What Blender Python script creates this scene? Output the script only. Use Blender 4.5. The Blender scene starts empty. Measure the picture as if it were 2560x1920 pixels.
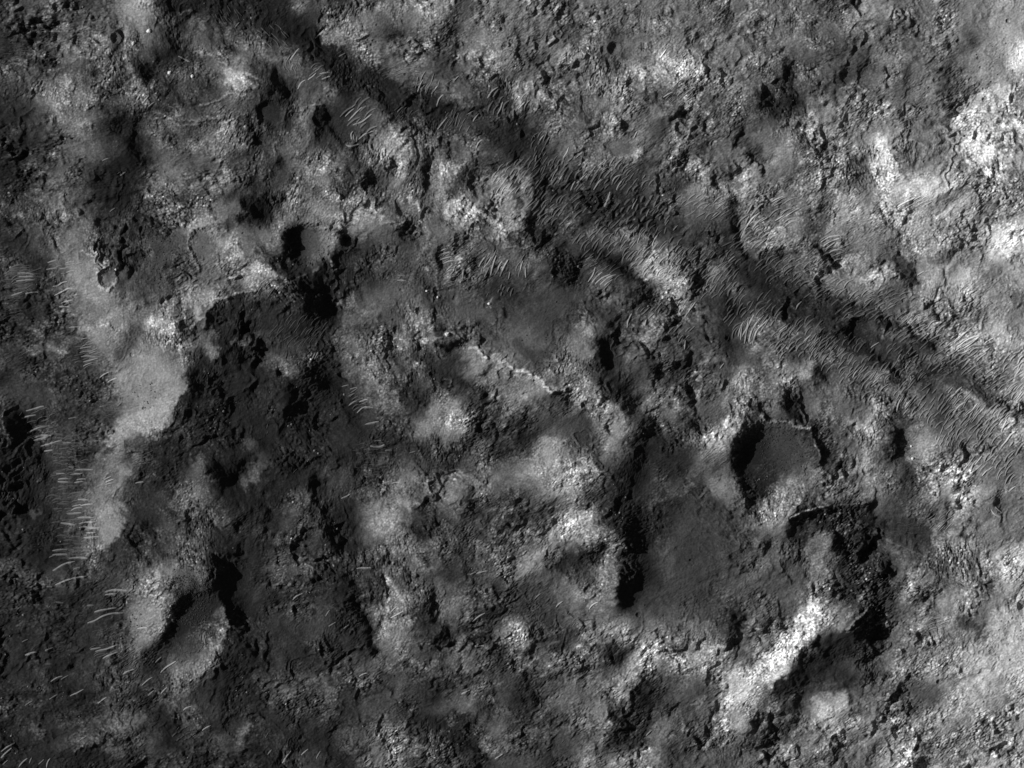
import bpy, math, random
import numpy as np
from mathutils import Vector

# ------------------------------------------------------------------ camera, sky, sun, exposure
scene = bpy.context.scene
M_PX = 2.0                       # metres on the ground per pixel of the 2560 px wide photograph
SUN_EL, SUN_AZ = math.radians(33.0), math.radians(14.0)   # low afternoon sun, from the left and a little from the top
cam_data = bpy.data.cameras.new('orbital_camera')
cam = bpy.data.objects.new('orbital_camera', cam_data)
scene.collection.objects.link(cam)
scene.camera = cam
CAM_H = 60000.0
cam.location = (0, 0, CAM_H)
cam_data.sensor_width = 36.0
cam_data.lens = 36.0 * CAM_H / (2560 * M_PX)
cam_data.clip_start = 100.0
cam_data.clip_end = 200000.0

world = bpy.data.worlds.new('World')
scene.world = world
world.use_nodes = True
wt = world.node_tree
for n in list(wt.nodes): wt.nodes.remove(n)
sky = wt.nodes.new('ShaderNodeTexSky')
sky.sky_type = 'NISHITA'
sky.sun_disc = False
sky.sun_elevation = SUN_EL
sky.sun_rotation = math.radians(270) + SUN_AZ
bw = wt.nodes.new('ShaderNodeRGBToBW')          # the camera in orbit records one grey band
bg = wt.nodes.new('ShaderNodeBackground')
bg.inputs['Strength'].default_value = 0.05
wo = wt.nodes.new('ShaderNodeOutputWorld')
wt.links.new(sky.outputs[0], bw.inputs[0]); wt.links.new(bw.outputs[0], bg.inputs[0]); wt.links.new(bg.outputs[0], wo.inputs[0])

sun_data = bpy.data.lights.new('sun', 'SUN')
sun_data.energy = 5.0
sun_data.angle = math.radians(0.5)
sun_data.color = (1.0, 1.0, 1.0)
sun = bpy.data.objects.new('sun', sun_data)
scene.collection.objects.link(sun)
sd = Vector((math.cos(SUN_EL) * math.cos(SUN_AZ), -math.cos(SUN_EL) * math.sin(SUN_AZ), -math.sin(SUN_EL)))
sun.rotation_euler = sd.to_track_quat('-Z', 'Y').to_euler()
sun.location = (-3000, 1000, 3000)
scene.view_settings.view_transform = 'Standard'
scene.view_settings.look = 'None'
scene.view_settings.gamma = 1.0
scene.view_settings.use_curve_mapping = False
scene.view_settings.exposure = 0.45      # the orbital picture is stretched bright

# ------------------------------------------------------------------ survey of the ground
# Survey tiles are 640 x 480 px of the photograph, their notes are in tile units of 1/3.456 px.
K = 3.45625
def P(t, pts):
    k = t[2] if len(t) > 2 else K
    return [(t[0] * 640 + x / k, t[1] * 480 + y / k) for x, y in pts]

GRID = {  # brightness read cell by cell, light and shade included
(0,0): "3344233565211111 3333344454333332 2324445244234334 2323444342124445 4334334430334474 3345543445232354 2245542443333343 2234552123443442 2223443214334553 2123443213434442 1234432113453443 1144421114544452",
(1,0): "1243323444554344 2112455334443444 2311554424433454 4441134434433554 2343222244423444 3133421213444332 2234323313024323 1243133433213322 3343133463443422 3443433575534433 3345543344365334 3344432354354335",
(2,0): "4443444444444444 4433444445443344 3443343444434444 3255433445554444 4333444556764344 5544444443443444 4443445434443442 2334344443334433 1243344433433334 1334444534333434 4333333333244354 6222222233354454",
(3,0): "4442335434444455 4444454433444455 4443334434443455 4333333544334557 3233323444434556 3233344434433465 3134444534435655 3455444544446666 4445445544447756 5544547744445865 4444436744454775 4354535777754553",
(0,1): "3344422134434422 3344442223445541 2344442323344544 2234553323344464 3323454233344455 2323554433334445 3223555333456522 2233456544445322 2233456567633221 3345345435545523 3244234444454422 2333333665542232",
(1,1): "1355555434456545 2355544646447635 4523545431444445 4404422344435443 4214422333445244 7322312233334332 3320023444323322 3231244433434343 2221133344534433 2223255345453434 3442144544233554 4541134534323455",
(2,1): "4433322233444544 6334221122333345 3224344332333254 4322324454333244 4412421266434323 3331343247624433 2343344325532342 3333333334433223 4334542444333245 4434422454333135 4334413444334334 5544432334333464",
(3,1): "5544554655445444 5543555656655466 5534544446644576 3334444356544486 3333455445545455 2333556535557545 1232434345556544 1122223435544454 3333213433445555 4332124432255565 5433321243333545 5642434324333335",
(0,2): "3333433466562012 4333433556631111 4033333367531111 2033333564332123 1023324533422314 1112345432334024 0123445433345312 0223455444344322 1322345632433422 2212356523444323 2212344333343213 4323344344554212",
(1,2): "2421223542232255 3300212343356324 2211212233557432 2221222223554233 3323222323324343 4423322234454344 2441342355445544 2343223554354234 1332223664234233 2333213554343333 3433222344443334 3443323343532345",
(2,2): "6644621254335554 4333563255344543 2333446424325753 2253355323246652 3554344212244411 5656432123343521 3466432123434531 3345321232333433 4347631012333335 3455663103333333 4533244033333333 5632245013433334",
(3,2): "4244433323355435 5145445434235654 4224466335333456 3311445236543145 3331445226544344 2443456424665444 4554445434655545 6534334434456524 5412212332444444 3233421333445444 4345223433355456 3445312144333466",
(0,3): "2434333456544012 2212233355621003 2222233366212302 2222233356212522 2222323354234522 2222233332456412 2222333333453323 2222223323443222 3233334442343332 2323344433233234 2223442334223432 1222113223332332",
(1,3): "3333212353343334 3233322455344423 2333313454144332 2333322455233225 2323231444324335 2322333343334432 3434334333333333 3433323333224433 2333323332334323 3222233433122234 2322233454431244 2233223444333133",
(2,3): "4345661013343343 3344561223333334 3234444333333344 6333446454455244 4333532454455245 4444333564666446 2334445633433576 1244444313334676 2334544322334644 3333452324334653 3333442344233423 3323545553334343",
(3,3): "3345222254445355 4444222243455445 4476531344454466 4785322444544566 8952233444445566 8522333565556666 5223332434546656 2235534423456555 4257644444555545 3245555555454545 4454444465344555 4434344654545555",
}
# a = ground tone with light and shade painted in, s = steepness away from the sun (scarps, walls), half width and points in tile units
DARK_A = [
((1,0),.6,75,[(0,40),(200,200),(430,320),(600,450),(700,560),(800,700)]), ((1,0),1.2,45,[(940,620),(1140,740),(1160,880)]), ((1,0),.3,65,[(1380,850),(1480,890),(1600,960)]),
((0,0),.6,70,[(1420,20),(1700,40),(2212,60)]), ((0,0),.9,50,[(940,1480),(1050,1580),(1150,1650)]), ((2,1),.8,32,[(660,480),(900,640),(1040,700),(1150,800)]), ((2,1),.7,40,[(1000,900),(1190,940)]),
((2,1),1.,35,[(900,230),(1250,290)]), ((2,1),1.2,70,[(700,150),(1100,170)]), ((3,1),1.,38,[(950,1080),(1240,1230),(1400,1330)]), ((3,1),1.,35,[(720,1310),(950,1460),(1080,1520)]),
((3,1),1.6,70,[(0,950),(400,960),(800,1040)]), ((3,1),1.2,40,[(150,1060),(500,1130)]), ((3,1),1.8,45,[(1150,600),(1220,720),(1220,800)]), ((3,1),1.8,45,[(1400,1000),(1430,1060)]),
((2,0),1.5,60,[(2180,820),(2212,900)]), ((3,0),.9,75,[(150,860),(130,920)]), ((3,0),2.4,45,[(1540,640),(1540,780)]), ((3,0),2.4,45,[(1190,640),(1180,760)]), ((2,3),1.5,50,[(840,660),(960,640)]),
((2,3),1.1,50,[(1110,900),(1150,1050)]), ((2,3),1.2,70,[(950,1220),(960,1380)]), ((2,3),1.,28,[(1190,1230),(1080,1440)]), ((2,3),1.2,70,[(110,900),(150,1060)]), ((3,3),1.2,85,[(100,950),(300,820),(500,640),(650,640)]),
((3,3),1.7,90,[(500,850),(700,900)]), ((2,2),1.3,80,[(450,1600),(750,1450)]), ((2,2),2.2,60,[(600,250),(700,700)]), ((1,3),1.0,40,[(1700,1400),(1900,1480),(1980,1560)]), ((1,3),1.2,40,[(1500,1250),(1600,1290)]),
((1,3),1.3,35,[(1700,1200),(1850,1300)]), ((2,3),1.6,50,[(1950,400),(1890,600)]), ((0,3),1.8,25,[(1300,1120),(1360,1130)]), ((0,3),1.2,22,[(905,950),(905,965)]), ((0,3),1.2,22,[(1150,990),(1155,1000)]), ((0,3),1.6,20,[(1040,1025),(1060,1040)]),
((0,3),1.8,60,[(600,1100),(780,1200)]), ((0,2),.5,110,[(40,700),(100,900),(160,1080)]), ((3,2),1.9,90,[(1150,1250),(1300,1300)]), ((0,1),1.7,60,[(1850,1100),(1900,1150)]), ((1,1),1.5,110,[(100,1000),(400,1100),(600,1150)]),
((1,2),.6,75,[(340,80),(360,200),(320,280)]), ((0,2),.7,90,[(1750,40),(1900,120),(1950,250)]), ((3,2),2.2,40,[(1680,1300),(1720,1340)]), ((1,0),2.0,30,[(1140,250),(1190,320)]), ((1,0),2.6,45,[(1750,20),(1580,330),(1570,560)]),
((1,0),1.6,60,[(60,930),(170,1030)]), ((2,2),1.3,25,[(2000,1580),(2010,1600)]), ((2,2),2.4,70,[(1550,830),(1620,900)]), ((3,3),2.3,60,[(1700,400),(1850,480)]), ((3,3),2.9,90,[(1300,1000),(1380,1040)]),
]
DARK_S = [
((0,0),.5,12,[(1000,130),(1015,220),(1040,300)]), ((0,0),.5,25,[(1010,280),(1015,350)]), ((0,0),.45,22,[(980,400),(970,480)]), ((0,0),.75,55,[(1190,530),(1240,650),(1290,740)]), ((0,0),.5,18,[(905,790),(890,860),(885,950)]),
((0,0),.4,22,[(1000,780),(940,860)]), ((0,0),.5,35,[(1080,960),(970,1110)]), ((0,0),.65,38,[(1210,960),(1160,1150),(1130,1300),(1180,1380),(1280,1410)]), ((0,0),.3,10,[(570,150),(600,210),(620,260)]), ((0,0),.5,12,[(1465,600),(1505,650)]),
((0,0),.3,10,[(700,400),(710,460)]), ((0,0),.3,10,[(50,900),(70,960)]), ((0,0),.25,20,[(370,230),(380,320),(300,470)]), ((0,0),.4,12,[(1120,360),(1160,430)]), ((0,0),.4,30,[(1500,340),(1520,420)]),
((1,0),.7,30,[(230,690),(245,740),(225,800)]), ((1,0),.6,35,[(150,620),(140,780)]), ((1,0),.5,12,[(480,370),(600,460)]), ((1,0),.55,15,[(1080,840),(1140,890)]), ((1,0),.6,16,[(612,930),(605,1030)]), ((1,0),.5,18,[(640,1090),(700,1210)]),
((1,0),.5,17,[(1520,1330),(1480,1450),(1455,1600)]), ((1,0),.4,18,[(1340,1380),(1320,1500)]), ((1,0),.7,28,[(970,1510),(1000,1600)]), ((1,0),.5,28,[(540,980),(545,1160)]), ((1,0),.35,40,[(260,1050),(310,900)]), ((1,0),.35,8,[(1470,590),(1720,750)]),
((1,0),.4,8,[(1650,1090),(1670,1180)]), ((1,0),.35,10,[(1890,1450),(1950,1440)]), ((1,0),.35,30,[(200,1380),(220,1450)]), ((1,0),.3,40,[(1000,1320),(1060,1500)]),
((1,1),.5,14,[(160,570),(150,680)]), ((1,1),.45,40,[(300,540),(330,620),(300,740)]), ((1,1),.5,60,[(700,500),(650,640),(570,780),(450,840),(320,820)]), ((1,1),.7,70,[(560,800),(500,920),(480,1040)]), ((1,1),.45,60,[(600,1000),(620,1100)]),
((1,1),.5,30,[(800,380),(870,470)]), ((1,1),.55,28,[(1290,270),(1270,350)]), ((1,1),.6,11,[(1690,480),(1725,545)]), ((1,1),.6,14,[(1540,850),(1550,890)]), ((1,1),.65,18,[(1945,1250),(1910,1350)]), ((1,1),.5,28,[(1840,1180),(1800,1280),(1640,1330)]),
((1,1),.5,32,[(10,1290),(60,1370)]), ((1,1),.55,55,[(480,1420),(440,1560),(600,1656)]), ((1,1),.35,25,[(870,860),(880,930)]), ((1,1),.3,60,[(700,650),(800,800)]), ((1,1),.5,14,[(1660,1230),(1690,1260)]), ((1,1),.35,12,[(1370,720),(1440,790)]),
((1,1),.35,20,[(1030,960),(900,1130)]), ((1,1),.55,35,[(20,150),(20,220)]), ((1,1),.4,35,[(1430,150),(1440,250)]), ((1,1),.4,12,[(2020,1160),(2030,1210)]), ((1,1),.35,25,[(1160,1330),(1200,1440)]),
((2,1),.75,20,[(620,560),(560,660),(500,780)]), ((2,1),.5,14,[(700,500),(900,640),(1040,700),(1150,790)]), ((2,1),.5,20,[(1100,910),(1200,940)]), ((2,1),.6,16,[(860,1130),(885,1200),(870,1270)]), ((2,1),.8,32,[(760,1300),(790,1400),(800,1480)]),
((2,1),.5,35,[(1560,700),(1580,790)]), ((2,1),.5,14,[(1660,850),(1590,900),(1480,940)]), ((2,1),.55,20,[(1820,780),(1850,950),(1960,1010)]), ((2,1),.7,14,[(1855,1250),(1860,1275)]), ((2,1),.35,14,[(1880,100),(1890,300),(1960,460),(2040,590)]),
((2,1),.5,11,[(1280,1460),(1320,1560)]), ((2,1),.45,25,[(330,340),(260,420),(190,490)]), ((2,1),.5,14,[(820,860),(840,900)]), ((2,1),.35,10,[(690,900),(680,940)]), ((2,1),.45,30,[(150,200),(150,340)]), ((2,1),.4,25,[(390,60),(360,160)]), ((2,1),.4,16,[(1250,1280),(1270,1320)]),
((2,1),.3,9,[(890,1000),(910,1030)]), ((2,1),.4,45,[(480,600),(380,640)]),
((3,1),.6,12,[(400,460),(510,560),(580,640)]), ((3,1),.3,8,[(590,700),(650,820)]), ((3,1),.35,20,[(960,1090),(1240,1240),(1400,1330)]), ((3,1),.35,12,[(850,1370),(950,1440),(1050,1500)]), ((3,1),.45,10,[(1230,700),(1300,810)]),
((3,1),.4,16,[(1300,1540),(1430,1650)]), ((3,1),.5,16,[(410,1480),(450,1560),(510,1640)]), ((3,1),.35,24,[(1950,1500),(2000,1620)]), ((3,1),.4,12,[(1010,1370),(1040,1420)]), ((3,1),.35,10,[(200,1340),(240,1460)]), ((3,1),.3,10,[(840,830),(880,870)]),
((3,1),.4,14,[(240,1540),(250,1640)]), ((3,1),.3,9,[(480,880),(520,920)]), ((3,1),.35,8,[(1990,560),(2070,590)]),
((0,2),.9,26,[(90,150),(140,220),(180,310),(215,420)]), ((0,2),.7,60,[(110,360),(120,470)]), ((0,2),.6,40,[(340,590),(310,700)]), ((0,2),.55,90,[(60,650),(100,850),(160,1050)]), ((0,2),.6,85,[(1680,60),(1750,200),(1950,200)]),
((0,2),.7,50,[(1850,720),(1950,850),(2080,700)]), ((0,2),.3,10,[(420,220),(500,350)]), ((0,2),.35,30,[(1080,1240),(1020,1380),(930,1440)]), ((0,2),.45,25,[(1240,1190),(1230,1240)]), ((0,2),.35,30,[(1180,1300),(1170,1400)]), ((0,2),.3,20,[(1420,790),(1440,840)]),
((0,2),.3,20,[(1170,870),(1200,910)]), ((0,2),.35,28,[(780,400),(740,530)]), ((0,2),.45,60,[(1900,1520),(1980,1600)]), ((0,2),.3,8,[(440,950),(470,970)]), ((0,2),.5,9,[(1870,1035),(1890,1055)]),
((1,2),.8,65,[(360,80),(370,170),(330,260)]), ((1,2),.6,26,[(740,170),(790,260),(850,330)]), ((1,2),.9,26,[(500,820),(460,900)]), ((1,2),.9,18,[(510,840),(580,840)]), ((1,2),.8,10,[(470,920),(505,1000)]), ((1,2),.35,25,[(60,750),(90,1000),(80,1350)]), ((1,2),.5,20,[(510,660),(520,800)]),
((1,2),.45,10,[(640,1350),(720,1420)]), ((1,2),.35,50,[(850,1250),(900,1400)]), ((1,2),.4,14,[(320,770),(330,810)]), ((1,2),.35,30,[(600,1050),(560,1250)]), ((1,2),.4,25,[(1640,790),(1650,840)]), ((1,2),.3,30,[(1840,1000),(1880,1100)]), ((1,2),.3,25,[(1300,1100),(1200,1330)]),
((1,2),.4,35,[(430,380),(560,400)]), ((1,2),.3,14,[(1270,200),(1290,220)]), ((1,2),.4,30,[(820,1520),(880,1620)]), ((1,2),.3,40,[(1850,300),(2000,560)]), ((1,2),.25,50,[(40,30),(60,60)]), ((1,2),.35,12,[(690,1330),(720,1400)]),
((2,2),.6,45,[(960,20),(1060,120)]), ((2,2),.4,50,[(960,150),(1060,250)]), ((2,2),.5,50,[(1200,330),(1130,450),(1080,720)]), ((2,2),.55,15,[(1590,200),(1600,300),(1570,400)]), ((2,2),.35,65,[(1060,1150),(1040,1400),(1050,1656)]), ((2,2),.6,45,[(1290,1090),(1330,1200)]),
((2,2),.34,75,[(1960,600),(2030,700)]), ((2,2),.5,55,[(2150,480),(2050,440)]), ((2,2),.6,22,[(2150,230),(2212,300)]), ((2,2),.5,16,[(2100,150),(2130,200)]), ((2,2),.5,30,[(820,1110),(900,1180)]), ((2,2),.35,30,[(940,950),(1000,1000)]), ((2,2),.4,28,[(380,70),(500,70)]),
((2,2),.45,40,[(2000,900),(2040,960)]), ((2,2),.35,9,[(830,260),(960,300)]), ((2,2),.45,9,[(575,430),(570,480)]), ((2,2),.4,60,[(800,60),(760,20)]), ((2,2),.35,10,[(2050,1480),(2212,1390)]), ((2,2),.35,16,[(1680,660),(1780,700)]), ((2,2),.4,12,[(1980,1560),(1990,1610)]),
((3,2),.5,26,[(130,0),(150,80),(150,160)]), ((3,2),.45,30,[(200,280),(300,310)]), ((3,2),.55,28,[(400,400),(460,500),(470,600),(460,720)]), ((3,2),.4,14,[(540,420),(570,490)]), ((3,2),.45,30,[(1020,300),(1080,400)]), ((3,2),.9,24,[(1110,420),(1135,500),(1130,620)]),
((3,2),.5,18,[(1180,700),(1190,860)]), ((3,2),.6,13,[(710,700),(770,780),(800,930)]), ((3,2),.5,20,[(330,880),(310,1010)]), ((3,2),.6,30,[(200,1200),(330,1130),(420,1080),(600,1050)]), ((3,2),.45,35,[(750,1050),(860,1050)]), ((3,2),.6,22,[(900,1020),(915,1170)]),
((3,2),.6,32,[(880,1230),(820,1340),(840,1490)]), ((3,2),.5,75,[(600,1350),(660,1480)]), ((3,2),.9,14,[(1975,970),(1965,1040)]), ((3,2),.5,18,[(1840,450),(1885,550)]), ((3,2),.4,30,[(210,1350),(180,1300)]), ((3,2),.7,30,[(1060,1560),(1020,1650)]), ((3,2),.35,40,[(960,1240),(1060,1190)]),
((3,2),.4,16,[(560,850),(570,930)]), ((3,2),.4,14,[(630,960),(720,1010)]), ((3,2),.6,10,[(1305,770),(1310,820)]), ((3,2),.35,12,[(1560,270),(1620,340)]), ((3,2),.3,8,[(580,180),(585,260)]), ((3,2),.4,10,[(1500,710),(1540,790)]), ((3,2),.45,12,[(1700,740),(1750,860)]), ((3,2),.35,25,[(740,1140),(760,1240)]),
((3,2),.3,10,[(390,850),(410,910)]), ((3,2),.35,7,[(1040,1360),(1240,1440)]), ((3,2),.35,14,[(930,350),(960,300)]),
((3,3),.9,42,[(850,290),(800,370),(760,440),(810,540)]), ((3,3),.8,55,[(890,370),(880,480)]), ((3,3),.3,60,[(150,880),(350,720)]), ((3,3),.5,30,[(240,1090),(270,1230)]), ((3,3),.65,22,[(1130,890),(1150,940),(1180,1000)]), ((3,3),.7,10,[(1590,570),(1600,640)]), ((3,3),.5,22,[(1500,790),(1520,880)]),
((3,3),.4,22,[(860,640),(900,870)]), ((3,3),.45,6,[(565,725),(480,850),(440,950),(370,970),(300,1020)]), ((3,3),.35,9,[(260,1480),(500,1390)]), ((3,3),.35,12,[(1000,1180),(1000,1220)]), ((3,3),.4,30,[(600,40),(650,200)]), ((3,3),.5,20,[(900,20),(910,130)]), ((3,3),.5,18,[(1010,10),(1020,90)]),
((3,3),.35,16,[(1690,1280),(1700,1340)]), ((3,3),.5,10,[(310,150),(325,175)]), ((3,3),.3,10,[(1080,290),(1110,360)]), ((3,3),.3,14,[(180,1250),(240,1230)]), ((3,3),.3,25,[(1100,1400),(900,1480)]), ((3,3),.35,12,[(1300,850),(1330,880)]),
((2,3),.95,50,[(1010,0),(1040,60)]), ((2,3),.9,45,[(930,100),(960,200)]), ((2,3),.35,35,[(1950,400),(1900,590)]), ((2,3),.35,30,[(1060,1000),(1150,1060)]), ((2,3),.35,18,[(1100,1250),(1080,1440)]), ((2,3),.35,20,[(560,690),(620,770)]), ((2,3),.3,20,[(340,1330),(350,1440)]),
((2,3),.35,40,[(900,1230),(920,1380)]), ((2,3),.35,20,[(1540,790),(1400,900)]), ((2,3),.25,20,[(1590,1010),(1520,1080)]), ((2,3),.3,16,[(200,600),(60,680)]), ((2,3),.4,8,[(1420,640),(1380,720)]), ((2,3),.25,35,[(1650,1000),(1720,1100)]),
((1,3),.5,28,[(820,200),(880,290),(940,420),(1010,680)]), ((1,3),.35,18,[(810,350),(880,520)]), ((1,3),.45,30,[(1510,220),(1500,290)]), ((1,3),.4,25,[(1530,340),(1520,390)]), ((1,3),.35,20,[(790,780),(830,920)]), ((1,3),.35,30,[(1600,500),(1540,600)]), ((1,3),.3,35,[(1800,1450),(1970,1560)]),
((1,3),.3,40,[(600,600),(680,650)]), ((1,3),.35,18,[(1400,1080),(1400,1150)]), ((1,3),.35,20,[(850,940),(1000,900)]), ((1,3),.35,12,[(530,700),(545,760)]), ((1,3),.4,10,[(100,740),(190,700)]), ((1,3),.45,10,[(60,570),(100,540)]), ((1,3),.4,12,[(580,860),(620,840)]),
((1,3),.35,20,[(70,230),(90,320)]), ((1,3),.4,10,[(385,90),(400,105)]), ((1,3),.3,20,[(420,1200),(440,1260)]), ((1,3),.3,20,[(550,1180),(640,1260)]), ((1,3),.35,40,[(800,10),(830,30)]), ((1,3),.3,25,[(2020,90),(2060,160)]), ((1,3),.3,14,[(1310,700),(1320,800)]), ((1,3),.35,20,[(1380,960),(1440,980)]),
((0,3),.95,55,[(1890,0),(1900,130),(1940,260),(2010,370)]), ((0,3),.14,130,[(1650,180),(1560,320)]), ((0,3),.5,30,[(1500,440),(1400,560),(1330,650)]), ((0,3),.45,28,[(1880,700),(1870,880)]), ((0,3),.4,40,[(230,160),(330,190)]), ((0,3),.4,20,[(600,180),(600,280)]), ((0,3),.4,14,[(580,500),(590,570)]),
((0,3),.35,25,[(1540,1200),(1540,1280)]), ((0,3),.4,20,[(1930,1260),(1940,1340)]), ((0,3),.3,12,[(1100,1420),(900,1440)]), ((0,3),.35,18,[(1540,1480),(1600,1510)]), ((0,3),.35,12,[(400,1320),(400,1420)]), ((0,3),.3,20,[(760,1560),(900,1640)]), ((0,3),.5,40,[(2080,300),(2060,200)]),
((0,3),.4,12,[(2180,690),(2205,640)]), ((0,3),.4,12,[(670,145),(675,170)]),
((2,0),.5,13,[(350,80),(350,230),(390,310)]), ((2,0),.35,14,[(570,90),(600,190)]), ((2,0),.45,20,[(1680,600),(1610,720),(1660,820)]), ((2,0),.4,16,[(1110,1100),(1180,1040),(1330,1040)]), ((2,0),.4,22,[(990,1060),(970,1130)]), ((2,0),.45,22,[(1980,1160),(1955,1260)]),
((2,0),.5,9,[(2030,1300),(2110,1410),(2180,1500)]), ((2,0),.4,50,[(2150,800),(2190,900)]), ((2,0),.4,26,[(620,920),(600,1000)]), ((2,0),.4,14,[(230,1040),(270,1110)]), ((2,0),.45,35,[(270,1500),(290,1600)]), ((2,0),.4,28,[(850,310),(900,300)]), ((2,0),.45,8,[(1730,720),(1750,770)]),
((2,0),.4,18,[(260,460),(260,540)]), ((2,0),.25,9,[(1460,110),(1540,250)]), ((2,0),.4,20,[(1690,870),(1750,840)]), ((2,0),.3,15,[(1155,720),(1150,860)]), ((2,0),.35,20,[(1740,1520),(1770,1620)]), ((2,0),.3,12,[(740,1210),(800,1290)]), ((2,0),.3,30,[(1520,340),(1600,350)]), ((2,0),.5,50,[(0,960),(40,1080)]), ((2,0),.3,12,[(500,1120),(600,1200)]),
((3,0),.45,11,[(1010,600),(1018,700)]), ((3,0),.3,22,[(870,1010),(890,1000)]), ((3,0),.3,18,[(830,1150),(790,1300)]), ((3,0),.4,9,[(715,170),(745,225)]), ((3,0),.4,8,[(530,0),(540,150)]), ((3,0),.35,8,[(1230,270),(1270,300)]), ((3,0),.35,35,[(1740,320),(1790,400)]), ((3,0),.3,18,[(940,310),(1040,270)]),
((3,0),.3,20,[(560,890),(620,960)]), ((3,0),.25,25,[(1190,1330),(1210,1400)]), ((3,0),.4,10,[(790,1600),(850,1656)]), ((3,0),.35,8,[(2050,1380),(2160,1410)]), ((3,0),.35,9,[(700,1080),(710,1060)]), ((3,0),.4,7,[(640,1020),(655,1050)]), ((3,0),.3,8,[(330,660),(350,655)]), ((3,0),.3,6,[(210,720),(300,800),(400,850)]),
((3,0),.4,12,[(940,570),(970,600)]), ((3,0),.3,30,[(2100,1600),(2200,1640)]), ((3,0),.3,18,[(1200,1550),(1160,1500)]),
((0,1),.6,22,[(860,260),(860,400),(830,470)]), ((0,1),.6,13,[(1070,510),(1040,600),(960,650)]), ((0,1),.5,28,[(900,60),(1000,40)]), ((0,1),.3,40,[(1050,100),(1200,110)]), ((0,1),.35,12,[(1110,790),(1090,870)]), ((0,1),.4,11,[(1060,930),(1045,985)]), ((0,1),.35,12,[(1250,900),(1265,990)]), ((0,1),.4,8,[(1255,1050),(1280,1110)]),
((0,1),.4,20,[(1250,530),(1230,560)]), ((0,1),.4,28,[(1580,1140),(1620,1200)]), ((0,1),.35,20,[(650,1340),(680,1410)]), ((0,1),.5,28,[(230,1240),(250,1320)]), ((0,1),.5,16,[(10,100),(20,250)]), ((0,1),.35,30,[(200,430),(280,560)]), ((0,1),.3,40,[(220,900),(280,1060)]), ((0,1),.4,18,[(110,380),(150,400)]),
((0,1),.4,18,[(270,1450),(290,1500)]), ((0,1),.6,30,[(2110,100),(2180,180)]), ((0,1),.6,18,[(1810,1100),(1790,1220)]), ((0,1),.5,20,[(2160,1110),(2030,1200)]), ((0,1),.45,40,[(2060,1300),(2100,1450)]), ((0,1),.55,25,[(2212,1290),(2190,1340)]), ((0,1),.45,14,[(1680,570),(1720,640)]), ((0,1),.25,9,[(1440,820),(1480,920)]),
((0,1),.5,12,[(10,980),(30,1080),(10,1240)]), ((0,1),.45,14,[(5,1580),(25,1650)]), ((0,1),.4,12,[(5,640),(40,780)]), ((0,1),.4,40,[(1700,1550),(1660,1640)]), ((0,1),.35,9,[(1820,120),(1860,230)]), ((0,1),.25,25,[(1610,1050),(1660,1110)]),
]
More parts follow.
